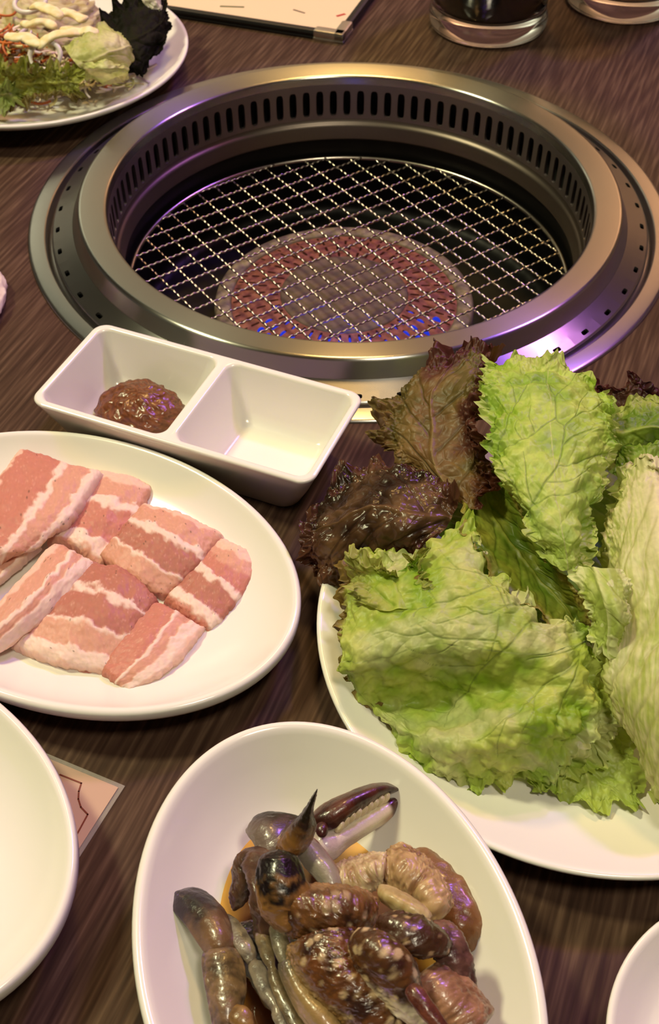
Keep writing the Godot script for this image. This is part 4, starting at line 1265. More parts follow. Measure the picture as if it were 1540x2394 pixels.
	# front right leg
	b = shell([[[11.2, 38.0, 473.1], [14.9, 44.0, 471.5], [20.7, 38.0, 466.0]], [[15.4, 38.0, 478.6], [19.6, 44.0, 476.5], [26.2, 38.0, 470.6]], [[20.7, 36.0, 483.7], [24.8, 42.0, 481.6], [30.8, 36.0, 474.8]], [[25.8, 34.0, 489.2], [29.9, 40.0, 487.6], [35.5, 34.0, 480.0]]], 0.009, two.call(Color(0.42, 0.28, 0.20), Color(0.60, 0.44, 0.33)), 0.0012, 0.0005, 80, 56, 12.0)
	var ra := part("leg", b, crab_mat, t)
	b = MB.new()
	limb(b, [[17.8, 42.0, 456.3, 3.3, 3.1], [21.8, 44.0, 461.8, 5.1, 3.5], [25.3, 42.0, 467.4, 4.8, 3.3], [27.7, 38.0, 473.4, 3.5, 2.5], [29.0, 34.0, 476.8, 1.8, 1.8]], 60, 36, plain.call(Color(0.24, 0.145, 0.13), Color(0.44, 0.30, 0.26)), 0.0008, 8.0, 0.85, 0.18, 0.0006)
	part("joint", b, crab_mat, ra)
	# thin legs
	for k in 2:
		b = MB.new()
		limb(b, [[[-44.4, 26.0, 445.2, 1.2, 1.1], [-41.7, 28.0, 450.4, 2.4, 1.6], [-38.2, 30.0, 456.3, 2.6, 1.6], [-35.6, 30.0, 461.0, 2.0, 1.4], [-34.8, 30.0, 462.3, 1.4, 1.2], [-33.6, 31.0, 464.7, 2.3, 1.7], [-30.0, 33.0, 472.6, 2.4, 1.6], [-27.7, 34.0, 476.8, 1.6, 1.4], [-26.0, 34.0, 479.8, 2.2, 1.6], [-21.5, 34.0, 488.9, 2.4, 1.7]], [[-33.4, 32.0, 451.8, 1.3, 1.2], [-31.7, 34.0, 457.4, 2.2, 1.6], [-29.9, 36.0, 463.6, 1.9, 1.5], [-29.0, 36.0, 466.4, 1.1, 1.1], [-27.9, 36.0, 469.4, 1.9, 1.5], [-24.8, 36.0, 476.3, 2.1, 1.6], [-17.7, 37.0, 490.0, 2.4, 1.7]]][k], 110, 28, plain.call([Color(0.33, 0.29, 0.26), Color(0.30, 0.25, 0.18)][k], [Color(0.52, 0.47, 0.41), Color(0.46, 0.39, 0.28)][k]), 0.0003, 20.0, 0.85, 0.12, 0.0002)
		part("leg", b, crab_mat, t)
	b = shell([[[-26.4, 40.0, 466.6], [-24.2, 45.0, 467.9], [-22.1, 40.0, 466.3]], [[-24.7, 40.0, 471.9], [-22.3, 45.0, 472.5], [-20.0, 40.0, 471.4]], [[-21.6, 40.0, 478.1], [-18.8, 45.0, 478.4], [-16.1, 40.0, 476.4]], [[-17.3, 40.0, 484.2], [-14.1, 45.0, 483.9], [-10.9, 40.0, 481.8]], [[-12.4, 38.0, 489.2], [-9.3, 43.0, 489.4], [-6.1, 38.0, 486.8]]], 0.007, func(u: float, tt: float, q: Vector3) -> Color:
		var c := mix3(Color(0.36, 0.33, 0.27), Color(0.58, 0.47, 0.31), smoothstep(0.05, 0.6, u + 0.2 * n_crab.get_noise_3dv(q)))
		return c.lerp(lin(Color(0.74, 0.66, 0.50)), smoothstep(0.80, 0.98, absf(2.0 * tt - 1.0)) * 0.5), 0.0004, 0.0002)
	var bl := part("leg", b, crab_mat, t)
	b = MB.new()
	limb(b, [[-28.7, 36.0, 452.9, 1.6, 1.3], [-26.9, 38.0, 457.9, 2.6, 1.8], [-25.7, 38.0, 462.5, 2.4, 1.8], [-24.6, 38.0, 466.4, 1.5, 1.4], [-23.5, 38.0, 468.9, 1.1, 1.1]], 50, 28, plain.call(Color(0.34, 0.31, 0.25), Color(0.48, 0.43, 0.34)), 0.0003, 16.0, 0.85, 0.12)
	part("joint", b, crab_mat, bl)
	# swimming legs
	b = shell([[[-49.8, 28.0, 458.1], [-45.6, 31.0, 458.1], [-41.8, 28.0, 457.7]], [[-49.2, 28.0, 464.1], [-44.0, 31.0, 463.4], [-38.6, 28.0, 463.5]], [[-47.9, 28.0, 470.6], [-42.3, 31.0, 470.5], [-37.6, 28.0, 470.6]], [[-46.2, 28.0, 476.3], [-41.9, 31.0, 477.5], [-38.4, 28.0, 475.9]], [[-44.3, 26.0, 483.6], [-41.6, 29.0, 484.7], [-39.3, 26.0, 483.6]]], 0.009, two.call(Color(0.27, 0.21, 0.16), Color(0.47, 0.37, 0.27)), 0.0006, 0.0)
	var sw := part("swimming_leg", b, crab_mat, t)
	b = shell([[[-62.0, 23.0, 437.2], [-60.9, 27.0, 438.1], [-60.0, 23.0, 435.9]], [[-60.3, 24.0, 442.7], [-56.4, 28.0, 441.8], [-53.3, 24.0, 437.7]], [[-55.5, 26.0, 449.4], [-50.8, 30.0, 447.0], [-46.4, 26.0, 444.8]], [[-50.8, 28.0, 456.4], [-46.5, 32.0, 454.1], [-42.7, 28.0, 453.4]], [[-48.4, 28.0, 459.1], [-45.1, 32.0, 459.7], [-41.9, 28.0, 458.5]]], 0.006, func(u: float, tt: float, q: Vector3) -> Color:
		var c := mix3(Color(0.13, 0.095, 0.09), Color(0.44, 0.33, 0.22), smoothstep(0.30, 0.85, u + 0.25 * n_crab.get_noise_3dv(q) - 0.1 * absf(2.0 * tt - 1.0)))
		return c.lerp(lin(Color(0.20, 0.13, 0.11)), smoothstep(0.85, 0.99, absf(2.0 * tt - 1.0)) * 0.7), 0.0004, 0.0)
	part("paddle", b, crab_mat, sw, "oval paddle with a dark tip")
	b = MB.new()
	limb(b, [[-42.2, 30.0, 476.7, 2.0, 1.3], [-39.0, 32.0, 478.7, 3.0, 1.8], [-36.9, 32.0, 480.3, 3.2, 1.9], [-36.0, 30.0, 483.9, 3.0, 1.7]], 40, 28, plain.call(Color(0.36, 0.26, 0.14), Color(0.54, 0.41, 0.23)), 0.0004)
	part("knuckle", b, crab_mat, sw)
	b = shell([[[-27.4, 56.0, 438.9], [-26.9, 60.0, 440.7], [-26.7, 56.0, 438.9]], [[-31.6, 55.0, 442.8], [-26.7, 59.0, 443.8], [-22.1, 55.0, 442.8]], [[-32.7, 54.0, 448.9], [-26.6, 58.0, 449.3], [-19.1, 54.0, 448.9]], [[-32.1, 52.0, 452.8], [-26.0, 56.0, 453.7], [-17.0, 52.0, 450.9]], [[-29.8, 49.0, 456.7], [-26.0, 53.0, 457.0], [-22.4, 49.0, 454.1]], [[-25.6, 46.0, 460.4], [-23.4, 50.0, 461.6], [-21.3, 46.0, 459.3]]], 0.006, func(u: float, tt: float, q: Vector3) -> Color:
		var c := mix3(Color(0.05, 0.04, 0.035), Color(0.50, 0.35, 0.18), smoothstep(0.42, 0.66, u + 0.30 * n_crab.get_noise_3dv(q) + 0.1 * n_crab2.get_noise_3dv(q)))
		return c.lerp(lin(Color(0.46, 0.34, 0.25)), smoothstep(0.84, 0.96, absf(2.0 * tt - 1.0)) * 0.8), 0.0004, 0.0003, 80, 60, 12.0)
	part("swimming_leg", b, crab_mat, t, "black pointed paddle with a brown rim")
	# spotted main claw
	b = shell([[[-6.2, 47.0, 464.7], [-5.7, 51.0, 465.2], [-5.0, 55.0, 465.4], [-3.6, 56.0, 464.5]], [[-5.2, 48.0, 470.5], [-3.1, 54.0, 470.3], [-0.5, 59.0, 469.5], [2.5, 58.0, 466.4]], [[-1.6, 48.0, 475.9], [1.1, 55.0, 475.1], [3.9, 60.0, 473.6], [7.5, 57.0, 469.3]], [[3.2, 47.0, 479.7], [5.4, 53.0, 478.9], [8.2, 57.0, 477.2], [11.2, 54.0, 473.0]], [[8.6, 46.0, 483.6], [9.7, 50.0, 482.8], [11.1, 52.0, 480.7], [12.4, 50.0, 476.7]], [[14.3, 44.0, 487.6], [15.2, 47.0, 486.8], [16.2, 48.0, 485.1], [17.2, 46.0, 482.4]], [[20.2, 42.0, 492.5], [20.6, 43.0, 491.2], [21.0, 43.0, 489.6], [21.5, 42.0, 487.6]]], 0.006, func(u: float, tt: float, q: Vector3) -> Color:
		var c := mix3(Color(0.20, 0.11, 0.055), Color(0.36, 0.22, 0.11), 0.5 + n_crab.get_noise_3dv(q))
		c = dots.call(c, q, 0.9)
		var white := mix3(Color(0.76, 0.68, 0.55), Color(0.86, 0.81, 0.72), 0.5 + n_crab.get_noise_3dv(q))
		return c.lerp(white, smoothstep(0.40, 0.52, u * 0.62 + (0.5 - tt) * 0.80 + 0.08 * n_crab.get_noise_3dv(q)))
	, 0.0006, 0.0005, 110, 80, 14.0)
	var cl := part("claw", b, crab_mat, t, "brown claw with pale spots and a white finger")
	b = shell([[[-22.4, 41.0, 461.5], [-19.4, 49.0, 463.5], [-14.4, 52.0, 462.8], [-8.9, 52.0, 461.8], [-4.8, 48.0, 459.4]], [[-22.2, 40.0, 465.8], [-18.9, 49.0, 468.4], [-13.9, 53.0, 468.6], [-8.5, 53.0, 467.6], [-3.4, 48.0, 464.6]], [[-19.2, 39.0, 472.5], [-15.8, 48.0, 474.4], [-11.4, 52.0, 474.4], [-6.6, 52.0, 473.4], [-1.5, 47.0, 471.0]], [[-12.9, 38.0, 478.8], [-10.0, 46.0, 480.2], [-6.1, 50.0, 480.1], [-2.2, 50.0, 478.7], [1.6, 45.0, 475.9]], [[-5.3, 36.0, 484.4], [-2.7, 43.0, 485.3], [0.6, 47.0, 485.2], [4.0, 46.0, 483.9], [7.7, 42.0, 481.8]], [[2.3, 34.0, 489.2], [4.5, 40.0, 489.9], [7.4, 42.0, 489.2], [10.4, 41.0, 487.9], [13.1, 38.0, 485.9]]], 0.006, func(u: float, tt: float, q: Vector3) -> Color:
		var c := mix3(Color(0.19, 0.10, 0.055), Color(0.40, 0.24, 0.12), 0.5 + 1.2 * n_crab.get_noise_3dv(q))
		c = dots.call(c, q, 0.7)
		var x := tt + 0.07 * n_crab.get_noise_3dv(q)
		c = c.lerp(mix3(Color(0.47, 0.34, 0.17), Color(0.60, 0.47, 0.27), 0.5 + n_crab.get_noise_3dv(q)), 1.0 - smoothstep(0.20, 0.34, x))
		return c.lerp(lin(Color(0.84, 0.77, 0.64)), 1.0 - smoothstep(0.055, 0.11, x))
	, 0.0011, 0.0008, 130, 100, 14.0)
	part("arm", b, crab_mat, cl)
	b = shell([[[-26.7, 45.0, 448.9], [-27.0, 49.0, 453.5], [-26.1, 49.0, 456.7], [-23.7, 44.0, 458.7]], [[-21.8, 47.0, 447.8], [-21.3, 53.0, 453.3], [-20.2, 52.0, 457.6], [-17.5, 45.0, 461.2]], [[-12.4, 48.0, 448.2], [-12.2, 54.0, 453.8], [-11.4, 53.0, 458.1], [-9.9, 46.0, 461.1]], [[-3.1, 46.0, 448.6], [-3.4, 51.0, 453.4], [-3.4, 50.0, 456.7], [-3.8, 45.0, 459.1]], [[3.4, 43.0, 450.4], [2.4, 46.0, 453.4], [1.4, 46.0, 455.6], [-0.1, 43.0, 457.1]]], 0.006, func(u: float, tt: float, q: Vector3) -> Color:
		var c := mix3(Color(0.20, 0.11, 0.065), Color(0.42, 0.27, 0.15), 0.5 + 1.2 * n_crab.get_noise_3dv(q))
		c = dots.call(c, q, 0.6)
		return c.lerp(mix3(Color(0.46, 0.33, 0.20), Color(0.60, 0.47, 0.32), 0.5 + n_crab.get_noise_3dv(q)), 1.0 - smoothstep(0.20, 0.36, tt + 0.1 * n_crab.get_noise_3dv(q)))
	, 0.0012, 0.0009, 110, 80, 14.0)
	part("upper_joint", b, crab_mat, cl)
	b = MB.new()
	limb(b, [[2.1, 50.0, 459.3, 2.5, 2.5], [7.0, 52.0, 461.5, 5.0, 4.0], [13.7, 52.0, 464.1, 5.7, 4.2], [20.1, 48.0, 464.3, 4.2, 3.5], [22.9, 44.0, 463.8, 2.0, 2.3]], 70, 44, spotted.call(Color(0.22, 0.115, 0.055), Color(0.44, 0.30, 0.18), -1.5, 0.5), 0.0008, 8.0, 0.9, 0.1, 0.0006)
	part("wrist", b, crab_mat, cl)
	b = MB.new()
	limb(b, [[9.9, 62.0, 482.4, 2.3, 2.1], [13.2, 62.0, 487.1, 2.5, 2.1], [18.1, 60.0, 492.6, 1.9, 1.7], [23.0, 58.0, 498.5, 1.4, 1.4]], 60, 32, plain.call(Color(0.26, 0.12, 0.09), Color(0.44, 0.24, 0.17)), 0.0004, 9.0, 0.85, 0.15)
	part("moving_finger", b, crab_mat, cl, "dark red finger")
	b = MB.new()
	blob(b, Vector3(0.00741, 0.05400, 0.48015), Vector3(0.0015, 0.0012, 0.0017), 0.0002, n_crab, plain.call(Color(0.22, 0.10, 0.07), Color(0.30, 0.15, 0.10)), 16, 20)
	part("joint_knob", b, crab_mat, cl)
	# open claw at the top
	b = shell([[[-17.7, 24.0, 419.5], [-18.2, 29.0, 418.5], [-17.7, 24.0, 412.6]], [[-13.1, 25.0, 425.6], [-13.6, 30.0, 422.7], [-13.7, 25.0, 414.7]], [[-5.7, 25.0, 420.3], [-6.6, 30.0, 419.9], [-7.4, 25.0, 414.5]], [[3.0, 24.0, 413.7], [2.0, 29.0, 413.6], [1.3, 24.0, 408.2]], [[9.0, 23.0, 408.3], [8.2, 28.0, 408.3], [7.9, 23.0, 403.0]], [[13.0, 22.0, 402.2], [12.3, 27.0, 403.7], [12.1, 22.0, 399.8]]], 0.009, func(u: float, tt: float, q: Vector3) -> Color:
		var c := mix3(Color(0.80, 0.71, 0.71), Color(0.90, 0.84, 0.72), smoothstep(0.2, 0.7, u) + 0.3 * n_crab.get_noise_3dv(q))
		c = c.lerp(lin(Color(0.62, 0.36, 0.24)), smoothstep(0.62, 0.74, u) * (1.0 - smoothstep(0.2, 0.5, tt)) * 0.7)
		return c.lerp(lin(Color(0.26, 0.075, 0.06)), smoothstep(0.76, 0.82, u)), 0.0003, 0.0, 90, 50, 12.0)
	var oc := part("claw", b, crab_mat, t, "slender open claw, white with a dark red tip")
	b = shell([[[-17.6, 32.0, 417.6], [-17.7, 36.0, 417.7], [-17.3, 32.0, 413.6]], [[-10.8, 33.0, 418.5], [-12.0, 37.0, 416.7], [-12.5, 33.0, 411.1]], [[-5.8, 34.0, 415.0], [-6.3, 38.0, 413.5], [-6.8, 34.0, 408.5]], [[0.6, 33.0, 410.1], [-0.1, 37.0, 409.4], [-0.5, 33.0, 404.7]], [[6.5, 31.0, 405.3], [6.1, 35.0, 405.7], [6.0, 31.0, 401.7]], [[10.7, 28.0, 402.5], [10.5, 32.0, 403.9], [10.7, 28.0, 400.6]], [[13.2, 24.0, 400.7], [12.9, 28.0, 402.5], [13.1, 24.0, 399.7]]], 0.007, func(u: float, tt: float, q: Vector3) -> Color:
		var c := mix3(Color(0.17, 0.075, 0.06), Color(0.34, 0.16, 0.10), 0.5 + n_crab.get_noise_3dv(q))
		return c.lerp(lin(Color(0.46, 0.26, 0.15)), smoothstep(0.75, 0.95, tt) * (1.0 - smoothstep(0.3, 0.6, u)) * 0.7), 0.0003, 0.0, 90, 40, 12.0)
	part("moving_finger", b, crab_mat, oc, "dark brown curved finger")
	for q in [Vector3(-0.00847, 0.03400, 0.41905), Vector3(-0.00664, 0.03400, 0.41735), Vector3(-0.00466, 0.03400, 0.41580), Vector3(-0.00267, 0.03400, 0.41439), Vector3(-0.00065, 0.03300, 0.41257), Vector3(0.00122, 0.03300, 0.41130), Vector3(0.00313, 0.03200, 0.40962), Vector3(0.00501, 0.03200, 0.40850), Vector3(0.00695, 0.03100, 0.40679)]:
		b = MB.new()
		blob(b, q, Vector3(0.0014, 0.0024, 0.0013), 0.0002, n_crab, plain.call(Color(0.80, 0.73, 0.56), Color(0.87, 0.81, 0.66)), 12, 14, Basis(Vector3(0.6, 0, 0.8).normalized(), -0.7))
		part("tooth", b, crab_mat, oc)
	b = MB.new()
	blob(b, Vector3(-0.01416, 0.03700, 0.42178), Vector3(0.0022, 0.0018, 0.0028), 0.0003, n_crab, plain.call(Color(0.20, 0.07, 0.055), Color(0.30, 0.12, 0.085)), 16, 20)
	part("joint_knob", b, crab_mat, oc)
	b = shell([[[-15.5, 61.0, 421.0], [-15.4, 65.0, 423.4], [-15.3, 61.0, 421.1]], [[-19.3, 55.0, 425.0], [-18.1, 59.0, 427.4], [-17.1, 55.0, 425.5]], [[-22.6, 50.0, 427.6], [-19.9, 54.0, 430.1], [-16.6, 50.0, 427.3]], [[-26.7, 45.0, 430.5], [-22.5, 49.0, 432.9], [-18.7, 45.0, 429.3]], [[-27.9, 40.0, 431.0], [-24.2, 44.0, 434.0], [-21.4, 40.0, 431.0]]], 0.006, func(u: float, tt: float, q: Vector3) -> Color:
		return mix3(Color(0.11, 0.06, 0.045), Color(0.52, 0.36, 0.17), smoothstep(0.40, 0.85, u + 0.12 * n_crab2.get_noise_3dv(q))), 0.0006, 0.0004, 70, 36, 12.0)
	part("spine", b, crab_mat, oc, "sharp dark spine")
	b = shell([[[-39.1, 28.0, 416.4], [-38.0, 31.0, 416.4], [-37.1, 28.0, 412.8]], [[-35.4, 31.0, 423.9], [-32.0, 34.0, 420.6], [-29.6, 31.0, 413.7]], [[-33.3, 31.0, 428.7], [-28.6, 34.0, 424.9], [-22.7, 31.0, 414.2]], [[-31.3, 31.0, 429.3], [-26.3, 34.0, 426.1], [-20.4, 31.0, 416.4]]], 0.006, func(u: float, tt: float, q: Vector3) -> Color:
		return mix3(Color(0.42, 0.36, 0.32), Color(0.15, 0.09, 0.075), smoothstep(0.35, 0.75, tt + 0.15 * n_crab.get_noise_3dv(q))), 0.0005, 0.0, 60, 44, 14.0)
	part("wrist", b, crab_mat, oc)
	b = shell([[[-22.3, 38.0, 428.8], [-20.1, 42.0, 428.5], [-17.7, 38.0, 425.5]], [[-19.0, 38.0, 434.7], [-16.0, 42.0, 434.1], [-13.3, 38.0, 431.2]], [[-14.9, 38.0, 439.6], [-12.2, 42.0, 439.3], [-9.5, 38.0, 437.6]], [[-11.9, 36.0, 444.0], [-9.8, 40.0, 445.1], [-6.9, 36.0, 443.1]]], 0.006, func(u: float, tt: float, q: Vector3) -> Color:
		return mix3(Color(0.56, 0.52, 0.47), Color(0.50, 0.33, 0.26), smoothstep(0.72, 0.92, tt + 0.1 * n_crab.get_noise_3dv(q))), 0.0004, 0.0, 60, 40, 14.0)
	part("forearm", b, crab_mat, oc)
	# scraps on the china
	for k in 3:
		b = MB.new()
		var c: Vector3 = [Vector3(-0.06644, 0.03000, 0.44060), Vector3(-0.04821, 0.02000, 0.40681), Vector3(-0.12320, 0.00900, 0.38882)][k]
		blob(b, c, [Vector3(0.0016, 0.0006, 0.0026), Vector3(0.0008, 0.0006, 0.0008), Vector3(0.0009, 0.0005, 0.0006)][k], 0.0003, n_crab2, plain.call(Color(0.62, 0.42, 0.34), Color(0.70, 0.50, 0.40)), 12, 16, Basis(Vector3.FORWARD, [0.9, 0.5, 0.0][k]))
		single("food_scrap", b, flesh_mat, ["brownish food smear inside the deep dish's left rim", "tiny brown crumb inside the deep dish above the crab", "tiny brown crumb on the empty oval plate"][k], "food scrap", c)
	b = MB.new()
	b.tube(PackedVector3Array([Vector3(-0.05912, 0.01500, 0.35456), Vector3(-0.05833, 0.01450, 0.35499), Vector3(-0.05811, 0.01300, 0.35510), Vector3(-0.05794, 0.01100, 0.35508)]), 0.0004, 6)
	single("meat_shred", b, flesh_mat, "thin pale shred of meat hanging from the front rim of the pork plate", "food scrap", Vector3(-0.05839, 0.01400, 0.35464))

# ------------------------------------------------------------------ salad
func salad() -> void:
	var sg := "leaves of the mixed salad"
	var weed: StandardMaterial3D = leaf_mat.duplicate()
	weed.roughness = 0.65
	weed.metallic_specular = 0.25
	lettuce("pale green lettuce leaf at the salad's left edge", [[[-234.3, 34.0, -103.2], [-236.1, 18.0, -95.5]], [[-217.7, 32.0, -98.7], [-218.3, 18.0, -87.2]], [[-207.3, 28.0, -103.9], [-205.4, 18.0, -90.0]]], {nu = 60, nv = 60, c1 = Color(0.50, 0.56, 0.25), c2 = Color(0.68, 0.68, 0.42), ruffle = 0.003, seed = 21.0}, "salad_leaf", "salad leaf", sg)
	lettuce("frilled green and brown lettuce leaf at the front of the salad", [[[-222.1, 40.0, -102.3], [-225.0, 26.0, -102.2], [-224.2, 18.0, -90.0]], [[-199.7, 42.0, -98.2], [-202.8, 28.0, -101.1], [-203.1, 18.0, -92.2]], [[-181.6, 42.0, -101.1], [-183.0, 30.0, -97.1], [-185.6, 20.0, -94.4]], [[-166.2, 40.0, -102.3], [-167.3, 30.0, -99.9], [-170.2, 21.0, -100.8]]], {nu = 110, nv = 90, c1 = Color(0.44, 0.46, 0.15), c2 = Color(0.64, 0.66, 0.30), rim = Color(0.36, 0.26, 0.15), rim_sides = 2, ruffle = 0.005, frill = 0.003, blister = 0.002, seed = 22.0}, "salad_leaf", "salad leaf", sg)
	lettuce("blackish green seaweed leaf at the right of the salad", [[[-162.7, 40.0, -156.4], [-152.1, 36.0, -134.2], [-144.0, 24.0, -123.5]], [[-150.2, 46.0, -174.9], [-135.5, 40.0, -137.8], [-132.7, 24.0, -120.6]], [[-138.2, 48.0, -197.0], [-123.6, 40.0, -156.4], [-122.6, 27.0, -147.2]], [[-132.4, 46.0, -222.7], [-119.8, 38.0, -180.1], [-118.7, 28.0, -160.6]]], {nu = 110, nv = 90, c1 = Color(0.055, 0.06, 0.035), c2 = Color(0.13, 0.13, 0.08), ruffle = 0.004, frill = 0.002, lobe = 0.005, edge = 0.012, blister = 0.002, seed = 23.0, vein_amt = 0.0}, "salad_leaf", "salad leaf", sg, weed)
	lettuce("crisp pale cabbage piece on the salad", [[[-178.5, 44.0, -117.2], [-171.4, 42.0, -103.9], [-164.5, 34.0, -103.2], [-159.5, 22.0, -113.0]], [[-165.2, 50.0, -125.1], [-155.3, 48.0, -108.7], [-148.3, 38.0, -106.5], [-148.1, 20.0, -118.7]], [[-156.5, 48.0, -138.6], [-144.2, 46.0, -124.8], [-138.3, 36.0, -122.3], [-142.0, 20.0, -125.7]], [[-148.2, 42.0, -142.6], [-140.3, 40.0, -131.7], [-138.1, 32.0, -130.7], [-141.5, 22.0, -130.5]]], {nu = 90, nv = 80, c1 = Color(0.72, 0.74, 0.42), c2 = Color(0.90, 0.88, 0.68), ruffle = 0.0015, frill = 0.001, blister = 0.0014, seed = 24.0, vein_amt = 0.2}, "salad_leaf", "salad leaf", sg)
	lettuce("curved pale cabbage rib in front of the cabbage piece on the salad", [[[-166.2, 40.0, -102.3], [-165.4, 36.0, -102.0], [-165.9, 28.0, -106.8]], [[-152.5, 46.0, -95.6], [-151.0, 42.0, -89.8], [-154.0, 26.0, -106.8]], [[-143.1, 42.0, -101.1], [-141.9, 38.0, -97.9], [-144.0, 24.0, -111.9]], [[-138.0, 36.0, -107.7], [-137.8, 32.0, -108.4], [-139.8, 23.0, -116.8]]], {nu = 60, nv = 50, c1 = Color(0.80, 0.82, 0.52), c2 = Color(0.92, 0.91, 0.72), ruffle = 0.001, frill = 0.0005, lobe = 0.001, blister = 0.0008, seed = 26.0, vein_amt = 0.1}, "salad_leaf", "salad leaf", sg)
	lettuce("white cabbage scrap lying on the dark seaweed leaf", [[[-138.2, 52.0, -187.4], [-136.1, 48.0, -176.9], [-131.9, 44.0, -173.0]], [[-129.6, 50.0, -199.0], [-126.5, 48.0, -180.2], [-126.5, 42.0, -173.7]], [[-122.3, 46.0, -208.7], [-121.1, 42.0, -197.6], [-122.1, 40.0, -185.5]]], {nu = 50, nv = 50, c1 = Color(0.84, 0.83, 0.72), c2 = Color(0.92, 0.90, 0.80), ruffle = 0.002, seed = 25.0, vein_amt = 0.1}, "salad_leaf", "salad leaf", sg)
	var rng := RandomNumberGenerator.new()
	rng.seed = 77
	# soft heap under the shreds
	var b := MB.new()
	blob(b, Vector3(-0.22056, 0.02200, -0.19628), Vector3(0.052, 0.022, 0.050), 0.008, n_crab, func(_t: float, _a: float, q: Vector3) -> Color:
		return mix3(Color(0.62, 0.55, 0.34), Color(0.80, 0.76, 0.62), 0.5 + 1.2 * n_crab.get_noise_3dv(q)), 50, 70)
	var sal := vmat(0.5, 0.35)
	var heap := single("shredded_vegetables", b, sal, "heap of dressed shredded vegetables in the middle of the salad", "salad", Vector3(-0.22970, 0.00600, -0.23175))
	# single strips of pale omelette and onion on the heap
	var spots := [Vector3(-0.18152, 0.04700, -0.12263), Vector3(-0.19293, 0.05200, -0.14834), Vector3(-0.17788, 0.05000, -0.14659), Vector3(-0.20313, 0.04600, -0.12181), Vector3(-0.17069, 0.04700, -0.13167), Vector3(-0.19641, 0.05000, -0.13421)]
	for k in spots.size():
		b = MB.new()
		var c: Vector3 = spots[k]
		var an := rng.randf_range(-0.9, 0.9)
		var wide := rng.randf_range(3.5, 6.5)
		var reach := rng.randf_range(4.5, 8.0)
		var st := []
		for i in 5:
			var x := (i - 2) * reach
			st.append([c.x * 1000 + x * cos(an), c.y * 1000 + 2.0 - 0.014 * x * x + rng.randf_range(-1.5, 1.5), c.z * 1000 + x * sin(an) + rng.randf_range(-2.5, 2.5), wide * rng.randf_range(0.7, 1.2), 2.0])
		limb(b, st, 40, 18, func(_t: float, _a: float, q: Vector3) -> Color:
			return mix3(Color(0.88, 0.79, 0.54), Color(0.94, 0.90, 0.76), 0.5 + n_crab.get_noise_3dv(q)), 0.0005)
		single("omelette_strip", b, sal, ["dressed pale yellow omelette strip at the heap's right front, over the cabbage piece", "omelette strip at the top edge of the frame on the salad heap", "omelette strip next to the dark seaweed at the back of the salad heap", "omelette strip over the orange carrot shreds at the left of the salad", "rightmost omelette strip on the salad heap", "omelette strip across the middle of the salad heap"][k], "omelette strip", c, "omelette strips on the salad")
	# onion rings
	for k in 2:
		b = MB.new()
		var c: Vector3 = [Vector3(-0.19073, 0.04000, -0.11390), Vector3(-0.20783, 0.05000, -0.16894)][k]
		var path := PackedVector3Array()
		var tilt := Basis(Vector3(1, 0, 0.3).normalized(), 0.9 if k == 0 else 0.4)
		for i in 49:
			var a := TAU * i / 48
			path.append(c + tilt * Vector3(0.0105 * cos(a), 0.0, 0.0085 * sin(a)))
		b.tube(path, 0.0016, 8, true)
		single("onion_ring", b, mat(Color(0.86, 0.82, 0.80), 0.25), ["pale onion ring hanging at the front of the salad heap", "onion ring lying at the top of the salad heap"][k], "onion ring", c)
	# fine orange and white shreds: nobody could count them
	b = MB.new()
	for k in 460:
		var f := rng.randf()
		var c := Vector3(-0.21061, 0.04000, -0.13474) + Vector3(rng.randfn(0.0, 0.019), 0.0, rng.randfn(0.0, 0.013))
		if k >= 240:
			c = Vector3(-0.17543, 0.03800, -0.13600) + Vector3(rng.randfn(0.0, 0.016), 0.0, rng.randfn(0.0, 0.010))
		var d2 := Vector2(c.x + 0.252, c.z + 0.165).length()
		c.y = 0.045 - d2 * d2 * 7.0 + rng.randf_range(-0.002, 0.006)
		c.y = maxf(c.y, 0.016)
		var an := rng.randf_range(0, TAU)
		var l := rng.randf_range(0.008, 0.018)
		var dir := Vector3(cos(an), rng.randf_range(-0.5, 0.5), sin(an))
		var side := Vector3(-dir.z, rng.randf_range(-0.4, 0.4), dir.x) * l * rng.randf_range(-0.3, 0.3)
		var path := PackedVector3Array()
		for i in 7:
			var t := float(i) / 6.0 - 0.5
			path.append(c + dir * l * t + side * (1.0 - 4.0 * t * t))
		var v0 := b.v.size()
		b.tube(path, rng.randf_range(0.0006, 0.0013), 5)
		var orange := k < 110
		var col := lin(Color(0.72, 0.40, 0.20)) if orange else lin([Color(0.88, 0.82, 0.74), Color(0.84, 0.78, 0.80), Color(0.80, 0.78, 0.55)][k % 3])
		col = col * (0.8 + 0.4 * f)
		col.a = 1.0
		for i in range(v0, b.v.size()):
			b.c[i] = col
	var sh := single("vegetable_shreds", b, sal, "fine orange carrot and white onion shreds scattered over the salad", "shreds", Vector3(-0.20702, 0.04000, -0.13778))
	sh.set_meta("kind", "stuff")

